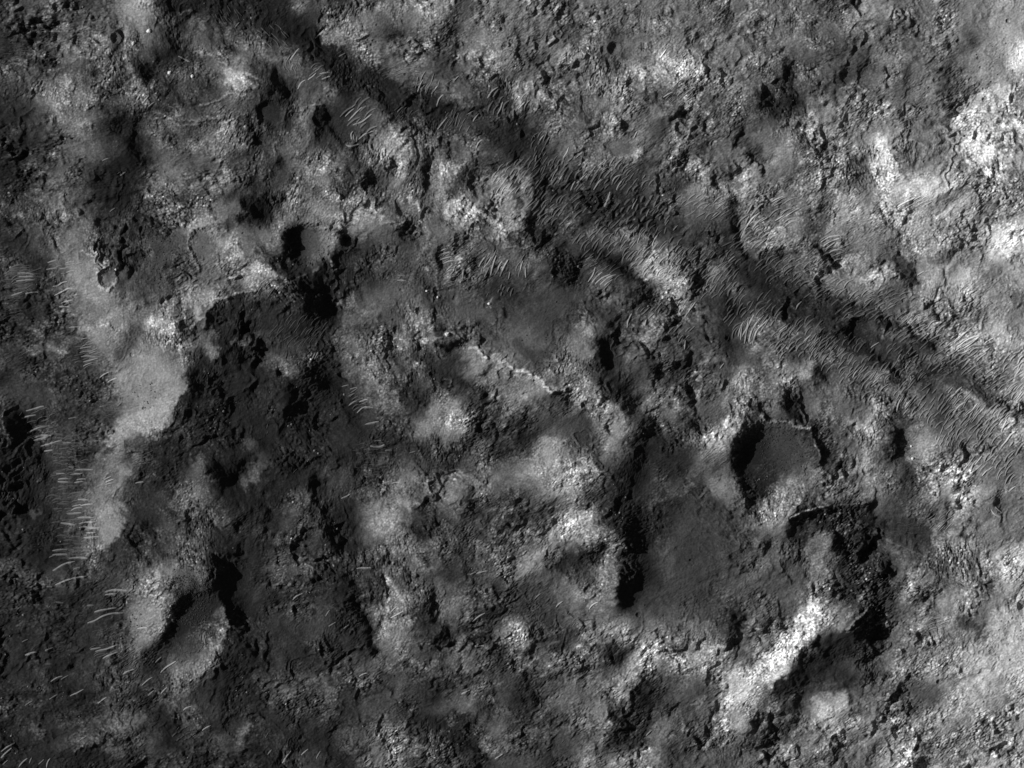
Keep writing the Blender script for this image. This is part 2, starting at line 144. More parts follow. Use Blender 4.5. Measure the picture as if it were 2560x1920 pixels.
BRIGHT = [
((2,1),6.6,45,[(1270,690),(1350,740),(1450,750)]), ((2,1),5.6,50,[(1120,590),(1250,640)]), ((1,2),6.6,60,[(1680,240),(1720,330)]), ((1,2),5.4,60,[(1480,370),(1650,160)]), ((1,2),6.,55,[(1040,1220),(1180,1210)]), ((1,2),5.5,35,[(1270,940),(1330,1050)]),
((2,2),6.8,80,[(540,1250),(640,1150)]), ((2,2),6.,90,[(540,860),(600,750)]), ((2,2),6.,60,[(200,720),(340,700)]), ((2,2),6.2,30,[(310,500),(400,480)]), ((2,2),6.6,50,[(1720,450),(1840,440)]), ((2,2),8.,16,[(1830,350),(1880,300),(1890,330)]), ((2,2),5.4,50,[(1750,850),(1790,920)]), ((2,2),5.2,30,[(1540,740),(1550,900)]),
((2,2),5.6,40,[(860,340),(960,400)]), ((2,2),5.2,40,[(850,1400),(860,1500)]), ((2,2),6.4,20,[(380,20),(460,20)]), ((2,2),5.,30,[(1260,800),(1330,830)]), ((2,2),4.8,60,[(1300,180),(1420,200)]), ((2,2),5.6,30,[(800,200),(880,270)]),
((3,3),8.2,52,[(0,800),(130,700),(250,570),(350,450)]), ((3,3),7.6,40,[(0,900),(160,800)]), ((3,3),7.,35,[(370,260),(420,400)]), ((3,3),6.,45,[(580,320),(630,400)]), ((3,3),7.,35,[(440,1080),(530,1190)]), ((3,3),6.2,50,[(600,1060),(650,1130)]), ((3,3),6.5,15,[(700,430),(760,370),(830,310)]), ((3,3),6.4,20,[(1100,770),(1180,790)]),
((3,3),6.2,70,[(1950,440),(2100,520),(2080,640)]), ((3,3),6.,60,[(1620,770),(1720,930)]), ((3,3),6.,28,[(1700,230),(1770,270)]), ((3,3),6.2,16,[(1530,350),(1570,370)]), ((3,3),6.4,25,[(1060,1600),(1140,1620)]), ((3,3),6.4,14,[(0,1610),(100,1550)]), ((3,3),5.6,60,[(1150,1350),(1350,1250)]), ((3,3),5.6,10,[(1270,1580),(1330,1590),(1480,1610)]),
((0,2),6.3,55,[(1530,60),(1450,180),(1200,320),(1080,370),(1000,520)]), ((0,2),6.6,25,[(1140,290),(1240,270)]), ((0,2),5.8,50,[(900,1120),(980,1230),(940,1340)]), ((0,2),5.5,40,[(1480,20),(1450,120)]), ((0,2),7.,12,[(0,400),(30,340),(20,250)]), ((0,2),6.,14,[(0,510),(40,410)]), ((0,2),5.,20,[(2150,520),(2160,600)]), ((0,2),5.,40,[(2190,720),(2140,860)]), ((0,2),4.7,30,[(1700,640),(1830,800)]), ((0,2),4.8,30,[(1890,1150),(1920,1230)]),
((0,2),4.6,25,[(280,1080),(300,1110)]), ((0,2),4.6,20,[(1560,1100),(1600,1060)]),((0,2),5.,14,[(760,1650),(810,1610)]), ((0,2),4.6,14,[(130,1560),(150,1650)]),
((0,3),6.4,48,[(1400,90),(1350,280),(1330,420)]), ((0,3),6.2,30,[(1520,200),(1420,380),(1300,580)]), ((0,3),5.6,30,[(1880,350),(1930,450),(1880,600)]), ((0,3),6.6,22,[(1860,620),(1760,760)]), ((0,3),5.2,60,[(1750,720),(1640,840)]), ((0,3),5.,40,[(1200,520),(1240,620)]), ((0,3),4.7,60,[(950,1280),(1200,1250)]), ((0,3),5.,40,[(2050,1420),(2130,1330)]), ((0,3),4.4,35,[(300,1300),(370,1350)]),
((0,3),4.6,14,[(130,0),(140,70)]), ((0,3),5.,10,[(700,1480),(880,1440)]), ((0,3),4.,50,[(950,1510),(1050,1500)]),
((0,1),7.2,35,[(1320,1110),(1400,1130)]), ((0,1),7.,25,[(1440,1190),(1500,1190)]), ((0,1),7.8,15,[(905,1130),(925,1170)]), ((0,1),6.6,30,[(1600,930),(1720,920),(1850,930)]), ((0,1),6.4,26,[(1720,1010),(1740,1090)]), ((0,1),6.,22,[(760,590),(860,620)]), ((0,1),5.6,80,[(620,700),(740,800),(900,870)]), ((0,1),5.6,70,[(1280,1540),(1500,1640)]), ((0,1),5.4,60,[(860,1240),(1000,1200)]),
((0,1),6.,40,[(1960,480),(2050,510)]), ((0,1),5.8,35,[(1640,300),(1780,250)]), ((0,1),5.5,40,[(1800,1330),(1860,1380)]), ((0,1),5.4,20,[(2000,680),(2180,640)]), ((0,1),5.4,40,[(470,1340),(560,1400)]), ((0,1),5.2,20,[(2020,1310),(2140,1300)]), ((0,1),5.6,18,[(620,200),(660,230)]), ((0,1),5.,40,[(1100,1080),(1200,1050)]),((0,1),5.6,20,[(1380,950),(1440,1000)]),
((1,1),7.8,22,[(0,660),(80,690),(150,710)]), ((1,1),6.2,20,[(0,780),(90,790)]), ((1,1),6.6,45,[(1780,200),(1850,120)]), ((1,1),7.2,16,[(1000,120),(1070,150),(1100,120)]), ((1,1),6.8,16,[(660,50),(800,75)]), ((1,1),6.6,22,[(1250,40),(1370,60),(1390,140)]), ((1,1),5.8,35,[(2040,260),(2150,330)]), ((1,1),5.8,60,[(2150,60),(2180,180)]),
((1,1),6.4,12,[(560,320),(640,300),(740,315)]), ((1,1),6.2,14,[(790,270),(850,250)]), ((1,1),5.6,25,[(620,430),(600,600)]), ((1,1),6.,16,[(490,690),(540,650)]), ((1,1),5.2,70,[(1350,1130),(1440,1180)]), ((1,1),7.4,9,[(1910,1350),(1990,1440)]), ((1,1),5.8,30,[(1830,1370),(1900,1440)]), ((1,1),6.6,14,[(2010,1440),(2100,1430)]), ((1,1),5.,50,[(760,1290),(860,1300)]),
((1,1),5.2,60,[(940,1560),(1060,1480)]), ((1,1),5.,40,[(200,1490),(250,1550)]), ((1,1),5.2,30,[(900,1010),(960,1020)]), ((1,1),5.2,15,[(1620,480),(1660,470)]), ((1,1),5.6,50,[(1000,200),(700,180)]), ((1,1),5.,35,[(640,940),(820,960)]), ((1,1),7.,7,[(1640,1240),(1660,1220)]), ((1,1),6.6,6,[(2000,960),(2025,970)]), ((1,1),5.2,80,[(2100,1530),(2212,1600)]),
((1,1),4.8,30,[(600,560),(480,620)]), ((1,1),5.,12,[(610,540),(650,630)]),
((2,0),6.8,42,[(1260,580),(1420,610),(1570,590)]), ((2,0),6.6,18,[(1440,650),(1580,690)]), ((2,0),6.6,10,[(1680,630),(1710,690),(1740,760)]), ((2,0),6.4,28,[(60,1450),(110,1580)]), ((2,0),7.,9,[(840,1335),(900,1355),(1000,1362),(1085,1350)]), ((2,0),7.4,9,[(1065,1320),(1070,1345)]), ((2,0),5.4,50,[(340,500),(560,480)]), ((2,0),5.,50,[(840,830),(940,870)]),
((2,0),5.,35,[(360,1060),(440,1020)]), ((2,0),5.6,14,[(1680,380),(1780,380)]), ((2,0),5.2,30,[(1750,800),(1840,800)]), ((2,0),5.2,40,[(1960,1340),(2020,1400)]), ((2,0),5.4,50,[(1570,1440),(1650,1560)]), ((2,0),5.4,12,[(600,1240),(560,1250)]), ((2,0),6.6,7,[(1435,930),(1450,930)]),((2,0),6.,9,[(1540,920),(1555,940)]),
((3,0),7.4,48,[(980,1220),(1000,1290)]), ((3,0),7.2,45,[(1680,1130),(1740,1230),(1830,1350)]), ((3,0),7.6,25,[(2200,420),(2190,540)]), ((3,0),6.8,50,[(1050,1430),(1080,1540)]), ((3,0),7.,20,[(1150,1620),(1350,1650),(1560,1620),(1660,1560)]), ((3,0),6.8,12,[(630,790),(680,750),(740,720)]), ((3,0),6.,40,[(1700,1000),(1640,1060)]), ((3,0),6.6,25,[(1960,790),(1990,820)]),
((3,0),6.,40,[(1860,920),(1900,860)]), ((3,0),6.,60,[(1850,1400),(1950,1450)]), ((3,0),6.2,16,[(850,35),(880,40)]), ((3,0),5.6,25,[(680,160),(740,210)]), ((3,0),5.8,20,[(1150,450),(1170,480)]), ((3,0),5.6,25,[(1350,150),(1520,90)]), ((3,0),6.,12,[(1010,10),(1000,80)]), ((3,0),6.6,15,[(600,1640),(650,1640)]), ((3,0),6.,20,[(410,1510),(460,1540)]), ((3,0),5.6,40,[(560,1330),(720,1310)]),
((3,1),8.4,24,[(2060,370),(2100,450)]), ((3,1),7.2,22,[(1730,640),(1700,740)]), ((3,1),6.6,30,[(1690,780),(1620,840)]), ((3,1),6.4,35,[(1600,160),(1720,90)]), ((3,1),6.4,26,[(2030,300),(2080,340)]), ((3,1),6.6,12,[(1850,1230),(1950,1240),(2050,1270)]), ((3,1),6.6,18,[(2020,1150),(2020,1180)]), ((3,1),6.,40,[(960,770),(1060,720)]), ((3,1),5.8,40,[(170,1590),(220,1580)]), ((3,1),5.8,40,[(310,1540),(370,1580)]),
((3,1),6.,30,[(620,20),(700,50)]), ((3,1),6.,14,[(930,230),(990,250)]), ((3,1),6.,30,[(100,430),(200,400)]), ((3,1),5.8,50,[(1300,420),(1500,460)]), ((3,1),5.5,50,[(2100,600),(2180,540)]), ((3,1),6.,12,[(1200,530),(1280,510)]), ((3,1),5.4,60,[(1180,1080),(1330,1090)]),
((0,0),7.2,50,[(1990,680),(2120,680)]), ((0,0),7.4,10,[(1950,660),(1965,670)]), ((0,0),6.,16,[(2120,370),(2120,420)]), ((0,0),5.8,35,[(1150,60),(1240,100)]), ((0,0),5.6,20,[(820,310),(880,390)]), ((0,0),6.,14,[(190,220),(230,240)]), ((0,0),5.4,50,[(640,800),(780,860)]), ((0,0),5.4,28,[(700,1060),(780,1080)]), ((0,0),6.,8,[(150,550),(200,560)]), ((0,0),6.2,9,[(1120,370),(1160,380)]), ((0,0),6.6,8,[(1460,620),(1480,640)]),
((0,0),5.4,30,[(2050,1060),(1940,1160)]), ((0,0),5.4,30,[(420,870),(500,1000)]), ((0,0),5.4,30,[(1740,240),(1760,250)]), ((0,0),5.4,40,[(1470,1560),(1500,1640)]), ((0,0),5.2,35,[(1080,230),(1090,420)]), ((0,0),5.2,16,[(1680,1300),(1690,1320)]), ((0,0),5.6,16,[(560,670),(620,780)]), ((0,0),6.,10,[(590,390),(605,398)]),
((1,0),6.8,42,[(1160,1120),(1200,1240),(1180,1300)]), ((1,0),7.8,20,[(1240,1260),(1280,1310)]), ((1,0),7.2,15,[(1600,1500),(1640,1460),(1720,1445)]), ((1,0),5.6,35,[(1620,1540),(1600,1620)]), ((1,0),6.,18,[(1260,1455),(1300,1460)]), ((1,0),6.,18,[(1430,1360),(1400,1440)]), ((1,0),6.2,15,[(615,1340),(620,1420)]), ((1,0),5.6,40,[(640,330),(720,400)]), ((1,0),5.,40,[(80,440),(150,500)]),
((1,0),5.8,40,[(2080,1560),(2140,1600)]), ((1,0),5.6,18,[(590,760),(670,770)]), ((1,0),5.2,50,[(700,270),(860,270)]), ((1,0),5.4,30,[(350,40),(400,60)]), ((1,0),5.4,40,[(1800,490),(1900,520)]), ((1,0),4.8,30,[(1850,1310),(1950,1320)]), ((1,0),6.2,8,[(1600,1490),(1620,1500)]), ((1,0),5.2,40,[(1560,20),(1640,80)]),
((2,1),6.,30,[(20,200),(60,240)]), ((2,1),6.,28,[(580,1150),(660,1210)]), ((2,1),5.2,50,[(530,1350),(640,1380)]), ((2,1),5.8,40,[(1960,1570),(2040,1620)]), ((2,1),5.2,40,[(1120,1270),(1220,1280)]), ((2,1),5.,40,[(700,330),(820,330)]), ((2,1),5.,28,[(1900,830),(1960,900)]), ((2,1),5.6,30,[(2100,1340),(2070,1400)]), ((2,1),5.6,8,[(780,780),(815,785)]), ((2,1),4.8,60,[(950,370),(1080,450)]), ((2,1),5.2,14,[(1180,1120),(1260,1100)]),
((2,1),4.8,40,[(1700,1410),(1740,1430)]), ((2,1),5.2,30,[(1250,1450),(1270,1490)]), ((2,1),5.,50,[(400,1440),(500,1540)]), ((2,1),4.6,45,[(1700,700),(1800,680)]),
((2,3),6.2,45,[(800,100),(860,180),(830,40)]), ((2,3),6.2,50,[(20,480),(90,540)]), ((2,3),6.,30,[(860,540),(1050,530)]), ((2,3),6.,60,[(1150,660),(1250,680)]), ((2,3),6.,60,[(1700,610),(1800,680)]), ((2,3),6.5,18,[(1080,800),(1200,800)]), ((2,3),6.8,80,[(1900,850),(1980,960)]), ((2,3),6.8,50,[(1860,990),(1900,1060)]), ((2,3),6.4,30,[(2180,780),(2200,900)]), ((2,3),6.2,45,[(1850,1280),(1960,1270)]),
((2,3),5.4,40,[(620,640),(680,660)]), ((2,3),7.,10,[(820,1290),(850,1275)]), ((2,3),5.4,30,[(900,1020),(1000,1000)]), ((2,3),5.6,45,[(1180,1600),(1250,1610)]), ((2,3),5.6,35,[(640,1600),(720,1590)]), ((2,3),5.4,20,[(680,880),(880,940)]), ((2,3),5.,50,[(1530,440),(1600,520)]), ((2,3),5.2,28,[(1780,1130),(1880,1160)]), ((2,3),4.7,60,[(1250,1330),(1340,1300)]), ((2,3),5.4,20,[(1630,1070),(1640,1090)]),
((3,2),6.8,18,[(820,330),(890,340)]), ((3,2),6.4,26,[(1370,780),(1500,820)]), ((3,2),6.2,30,[(1780,900),(1880,960)]), ((3,2),6.,30,[(1550,990),(1660,950)]), ((3,2),5.8,30,[(910,460),(990,510)]), ((3,2),6.6,16,[(860,700),(890,660)]), ((3,2),8.,7,[(1235,540),(1245,535)]), ((3,2),8.,9,[(1240,655),(1262,635)]), ((3,2),7.,8,[(1270,760),(1300,830)]), ((3,2),6.,50,[(180,900),(220,1040)]),
((3,2),6.4,60,[(2060,1450),(2170,1560)]), ((3,2),5.8,16,[(130,320),(170,335)]), ((3,2),6.8,8,[(925,140),(920,200),(930,250)]), ((3,2),5.6,40,[(420,790),(450,850)]), ((3,2),5.6,30,[(60,1120),(220,1110)]), ((3,2),5.6,24,[(440,1410),(480,1370)]), ((3,2),5.4,20,[(1310,440),(1290,490)]), ((3,2),5.8,14,[(1660,760),(1680,765)]), ((3,2),5.4,60,[(1480,1350),(1600,1300)]), ((3,2),5.5,16,[(60,30),(70,60)]), ((3,2),5.,60,[(600,80),(700,80)]),((3,2),5.4,14,[(530,1400),(600,1530)]),
((1,3),5.6,28,[(1190,60),(1240,170),(1240,230)]), ((1,3),5.4,25,[(1180,420),(1320,390)]), ((1,3),5.8,40,[(2160,520),(2200,600)]), ((1,3),4.8,50,[(1650,220),(1780,230)]), ((1,3),4.8,70,[(1180,1400),(1250,1560)]), ((1,3),4.4,50,[(580,940),(640,960)]), ((1,3),4.6,25,[(1080,1320),(1150,1330)]), ((1,3),6.,7,[(1745,770),(1755,780)]), ((1,3),4.6,30,[(1740,600),(1750,700)]), ((1,3),4.4,40,[(900,920),(960,930)]), ((1,3),4.6,22,[(230,1030),(280,1070)]), ((1,3),5.4,14,[(1380,760),(1510,775)]),
]
# thin pale outcrop lines
LINES = [
((1,1),6.8,4,[(1200,1265),(1440,1280),(1600,1262)]), ((1,1),7.6,6,[(1900,1350),(1990,1440)]), ((1,1),7.2,5,[(2100,1460),(2212,1525)]), ((2,1),8.6,7,[(0,1518),(60,1548),(140,1570),(200,1615),(280,1656)]), ((2,2),8.2,7,[(270,0),(340,82),(385,58),(460,55)]),
((0,1),8.,6,[(690,503),(800,540),(860,590),(900,655)]), ((0,1),7.8,6,[(850,815),(930,850),(990,815),(1005,750)]), ((0,1),6.6,6,[(1580,935),(1700,930),(1850,930)]), ((0,1),6.6,6,[(1900,930),(2050,880),(2212,850)]), ((0,1),6.,6,[(1960,760),(2030,720),(2150,710)]), ((0,1),6.,6,[(1400,190),(1500,170),(1580,130)]), ((0,1),6.4,5,[(100,200),(150,188),(210,210)]),
((1,0),6.6,6,[(400,950),(430,918),(490,905),(560,900)]), ((3,0),6.4,5,[(1160,1250),(1200,1215),(1260,1205),(1310,1240),(1380,1270)]), ((3,0),6.8,5,[(1540,1200),(1640,1275)]), ((3,0),6.4,5,[(780,745),(830,770),(880,780)]), ((3,0),6.6,4,[(1960,960),(2000,890),(2060,850),(2140,745)]), ((3,0),6.8,6,[(1000,620),(1005,680)]),
((0,0),6.2,6,[(1740,920),(1860,870),(1960,820),(2080,775),(2212,750)]), ((0,0),6.2,6,[(1870,420),(1940,510),(1955,560)]), ((0,0),5.8,4,[(1440,1010),(1500,1060),(1560,1100)]), ((0,0),6.,5,[(1540,1080),(1700,1080)]), ((0,0),5.,6,[(1540,110),(1640,85),(1650,110)]), ((0,0),6.2,5,[(1720,440),(1790,470),(1860,480)]), ((0,0),6.,5,[(1920,1060),(2050,1025)]),
((3,1),6.8,5,[(1325,1020),(1345,945),(1430,930)]), ((3,1),5.8,4,[(1690,870),(1800,900),(1880,940),(1960,970)]), ((3,2),6.6,7,[(0,320),(140,320),(180,345),(270,365),(360,385)]), ((3,2),5.4,4,[(370,420),(420,510),(445,620),(455,700)]), ((3,2),6.8,5,[(190,1165),(300,1110),(400,1070),(520,1040)]), ((3,2),5.6,4,[(600,1050),(760,1035),(880,1030)]),
((3,2),5.8,4,[(1040,1355),(1130,1395),(1240,1440),(1380,1480)]), ((0,3),6.4,6,[(1900,270),(1945,370),(1980,430),(1920,560),(1850,640)]), ((3,3),7.,6,[(690,440),(740,380),(860,280)]), ((3,3),6.,5,[(1390,280),(1480,330),(1590,390)]), ((3,3),5.6,4,[(1250,840),(1290,870),(1370,920)]), ((1,1),6.,6,[(1080,280),(1200,255)]), ((0,1),6.2,5,[(1640,1180),(1770,1070)]),
((1,1),5.6,5,[(240,740),(290,780),(340,740),(430,710)]), ((2,0),5.,5,[(490,290),(530,255),(600,280),(640,330)]), ((3,1),6.,5,[(650,1100),(720,1070),(830,1055)]), ((2,1),4.6,4,[(640,1040),(600,940)]),
]
# smooth, sand or dust covered ground (less rock texture), half width in tile units
SMOOTH = [
((0,1),60,[(1350,420),(1400,600),(1250,720)],.9), ((0,1),100,[(600,700),(750,850),(700,950)],.75), ((0,1),120,[(1150,1550),(1350,1600)],.95), ((0,1),85,[(1740,400),(1760,520)],.9), ((0,1),70,[(1050,1330),(1180,1350)],.7), ((0,1),60,[(600,330),(640,400)],.7), ((0,1),45,[(1000,1140),(1020,1130)],.9), ((0,1),35,[(940,740),(930,780)],.9),
((0,2),120,[(1150,80),(1250,150),(1000,300)],.95), ((0,2),60,[(860,560),(820,800)],.7), ((0,2),45,[(1430,1480),(1460,1500)],.7), ((0,2),60,[(930,1180),(980,1250)],.5), ((0,2),90,[(1800,1000),(2000,1200)],.3),
((1,1),130,[(480,380),(480,500)],.95), ((1,1),130,[(1020,860),(1250,890)],.75), ((1,1),130,[(1700,900),(1750,1020)],.85), ((1,1),110,[(100,1100),(350,1250)],.7), ((1,1),100,[(1600,1500),(1780,1520)],.9), ((1,1),70,[(980,1140),(1060,1100)],.8), ((1,1),60,[(2040,1300),(2020,1250)],.8),((1,1),90,[(1950,1570),(2100,1620)],.6),
((2,1),190,[(300,1000),(250,1150),(150,1300)],.9), ((2,1),50,[(620,680),(580,760)],.8), ((2,1),70,[(860,1430),(900,1550)],.8), ((2,1),90,[(1900,1350),(1950,1450)],.7), ((2,1),60,[(1900,930),(1950,960)],.7),
((2,2),120,[(350,320),(600,350)],.9), ((2,2),100,[(1680,200),(1780,280)],.9), ((2,2),260,[(1500,1250),(1700,1250),(1600,1450)],.75), ((2,2),100,[(100,1150),(300,1200)],.6), ((2,2),60,[(830,650),(850,680)],.8), ((2,2),40,[(400,560),(420,570)],.9), ((2,2),100,[(0,80),(100,100)],.7),
((3,2),180,[(100,500),(200,650)],.8), ((3,2),90,[(720,220),(820,230)],.85), ((3,2),180,[(1200,1250),(1250,1320)],.6), ((3,2),140,[(1900,1250),(2100,1250)],.7), ((3,2),100,[(80,1550),(250,1600)],.6), ((3,2),60,[(1300,60),(1400,80)],.6),
((2,3),130,[(600,280),(1300,320)],.75), ((2,3),130,[(400,950),(600,1030)],.85), ((2,3),120,[(1550,950),(1650,920)],.8), ((2,3),120,[(1250,1350),(1300,1300)],.7), ((2,3),60,[(880,680),(950,640)],.9), ((2,3),70,[(250,680),(180,700)],.8), ((2,3),200,[(1300,100),(1600,200)],.4), ((2,3),130,[(700,1330),(500,1400)],.6),
((3,3),120,[(1350,1010),(1380,1030)],.95), ((3,3),120,[(100,120),(200,250)],.85), ((3,3),110,[(300,800),(500,750)],.6), ((3,3),140,[(1750,500),(1800,600)],.8), ((3,3),80,[(200,1480),(400,1430)],.6), ((3,3),90,[(750,1560),(850,1600)],.8),
((3,3),170,[(2080,420),(2120,650),(1980,820),(1800,900)],.88), ((3,2),120,[(2120,1100),(2000,1250)],.7), ((1.5,1.5),190,[(1350,150),(1250,350),(1200,550)],.8), ((2.5,2.5,1.983),150,[(300,250),(350,420),(250,600)],.6), ((3,0),90,[(2150,60),(2130,300)],.9), ((3,0),260,[(1950,250),(1850,500),(1950,550)],.85), ((3,0),160,[(1300,600),(1380,750)],.75), ((3,0),200,[(1400,1400),(1450,1450)],.6), ((3,0),70,[(880,650),(900,680)],.7), ((3,0),50,[(700,650),(700,660)],.7), ((3,0),70,[(970,1080),(1040,1060)],.8),
((3,1),220,[(1850,620),(1900,800)],.8), ((3,1),90,[(1600,720),(1500,760)],.6), ((1,0),90,[(120,950),(150,1030)],.8), ((1,0),110,[(720,1080),(900,1070)],.7), ((1,0),80,[(380,800),(430,850)],.7), ((2,0),100,[(850,1280),(950,1270)],.8),
((0,3),130,[(1200,250),(1150,400)],.5), ((0,3),110,[(1600,650),(1550,760)],.85), ((0,3),180,[(100,300),(250,700)],.4), ((0,3),60,[(980,1500),(1050,1510)],.7), ((0,3),60,[(2040,1270),(2060,1250)],.6), ((1,3),60,[(880,780),(900,800)],.6), ((1,3),60,[(200,750),(220,740)],.6), ((1,3),50,[(1500,1150),(1560,1120)],.6),
]
# craters: tile, x, y, radius (tile units), depth ratio, floor fill 0..1, rim, stretch, angle, label
CR = [
((1,1),450,455,195,.19,.45,.5,1.,0,'round crater with a black west wall and smooth grey floor left of centre'),
((2,2),2290,660,370,.105,.65,.3,1.,0,'largest crater, with smooth boulder-dotted floor and broken south rim right of centre'),
((0,3),1680,430,240,.085,.4,.25,1.35,-58,'deep slumped crater with bright east rim cut into the pale hill at lower left'),
((0,1),925,745,82,.2,.2,.8,1.1,30,'small sharp crater with bright lower rim at the tip of the pale ridge'),
((1,0),130,980,115,.14,.6,.35,1.1,0,'shallow dark floored crater above the round crater near the top left'),
((0,1),1760,450,145,.10,.75,.4,1.,0,'shallow filled crater with pale broken rim left of the black walled crater'),
((1,1),1408,1028,34,.3,.1,.7,1.,0,'tiny fresh crater with dark pit on the plain left of centre'),
((1,1),555,1322,36,.22,.15,.4,1.,0,'tiny dim crater at the lower edge of the rippled dark basin'),
((3,1),815,1190,120,.17,.4,.4,1.1,0,'dark crater with a black west wall in the dark sand valley at right'),
((3,0),695,658,76,.17,.3,.6,1.,0,'left one of two touching craters near the upper right'),
((3,0),880,668,112,.11,.5,.5,1.,0,'right and wider one of two touching craters near the upper right'),
((0,2),975,832,76,.1,.6,.6,1.,0,'faint ring crater holding three ripples on the pale ridge at left'),
((2,0),880,415,58,.34,.2,.4,1.1,-40,'dark angular pit near the top centre'),
((2,0),790,435,30,.3,.1,.2,1.3,-90,'small black notch touching the angular pit near the top centre'),
((2,0),565,325,84,.08,.6,.5,1.,0,'shallow ring crater near the top, left of the angular pit'),
((0,1),1190,228,46,.14,.4,.9,1.,0,'small crater with a lumpy rim above the boulder strewn slope at left'),
((0,1),1008,1138,66,.08,.8,.4,1.,0,'grey flat floored crater beside a white patch on the pale ridge'),
((1,0),1280,1455,26,.2,.2,.8,1.,0,'tiny bright rimmed crater in the rubbly ground above centre'),
((1,0),1675,1242,25,.3,.1,.4,1.,0,'tiny black crater with a white tail in the upper middle'),
((0,3),2040,1290,112,.13,.4,.5,1.,0,'round crater with a pale lower rim near the bottom left corner'),
((3,3),1370,1680,128,.3,.3,.6,1.,0,'crater with bright upper rim cut by the bottom edge of the picture'),
((1,3),1800,95,60,.06,.6,.5,1.,0,'faint pale ring crater on the plain below centre'),
((1,3),2105,85,62,.07,.6,.4,1.,0,'faint dark floored ring crater right of the pale ring, below centre'),
((1,1),1295,112,104,.14,.4,.8,1.,0,'rough rimmed crater at the end of the bright scarp in the upper middle'),
((2,0),940,1285,96,.14,.5,.3,1.6,12,'lens shaped hollow with bright lower edge in the upper middle'),
((2,0),700,1285,84,.1,.5,.5,1.,0,'ring crater crossed by ripples, left of the lens shaped hollow'),
((1,1),1640,570,88,.2,.4,.4,1.5,80,'oval crater filled with pale ripples in the upper middle'),
((1,1),800,415,62,.25,.3,.2,1.,0,'dark ragged pit right of the black walled crater'),
((1,2),820,1580,38,.14,.4,.7,1.,0,'small ring crater at the end of a thin ripple, lower left of centre'),
((2,0),1000,1090,52,.18,.3,.2,1.,0,'small dark pocket crater on the slope in the upper middle'),
((3,0),1865,862,20,.32,.1,.6,1.,0,'black dot crater on pale ground near the right edge'),
((3,1),2000,95,24,.25,.1,.6,1.,0,'small dark crater on the bright plain at the right edge'),
((3,1),1845,405,30,.12,.4,.8,1.,0,'small double ring crater on the smooth plain at right'),
((3,1),1790,255,16,.3,.1,1.,1.,0,'tiny crater with pale rays on the plain at right'),
((2,1),2300,1230,0,0,0,0,1.,0,''),
((0,1),1140,1405,22,.2,.2,.7,1.,0,'tiny crater alone on the smooth slope of the pale ridge'),
((0,3),1235,155,36,.12,.4,.5,1.,0,'small faint crater on the pale slope above the slumped crater'),
((0,0),1000,330,48,.3,.2,.3,1.,0,'black edged pit high on the rubbly ridge at the top left'),
((0,0),1180,430,1,0,0,0,1.,0,''),
((3,3),1090,915,20,.2,.2,.5,1.,0,'tiny crater beside the black gash at lower right'),
((3,3),1250,905,18,.16,.2,.5,1.,0,'tiny ring crater right of the black gash at lower right'),
((3,3),2520,0,0,0,0,0,1.,0,''),
((3,1),1360,1000,1,0,0,0,1.,0,''),
((1,1),2025,292,14,.3,.1,.4,1.,0,'black dot crater on the pale hill at the top of the middle'),
((1,1),2095,97,11,.3,.1,.4,1.,0,'upper black dot crater on the pale hill at the top of the middle'),
((2,2),2075,135,18,.3,.1,.4,1.,0,'small black crater beside the scarp left of the largest crater'),
((1,1),45,308,22,.2,.2,.5,1.,0,'tiny dark crater on pale ground left of the black walled crater'),
((0,0),1290,1750,0,0,0,0,1.,0,''),
((3,2),1170,1330,30,.1,.3,.3,1.,0,'faint crater in the dark round hollow at lower right'),
((1,0),2160,520,15,.32,.1,.8,1.,0,'black dot crater with a pale collar near the top centre'),
((2,1),1858,1262,18,.34,.1,.3,1.,0,'black pit at the foot of the broken scarp, left of the ripple fan'),
]
CR.append(((1.5,.5),1112,1218,44,.16,.4,.5,1.2,-50,'shaded oval crater at the foot of the pale hill in the upper middle'))
TINY = []   # small pits below the size that can be picked out
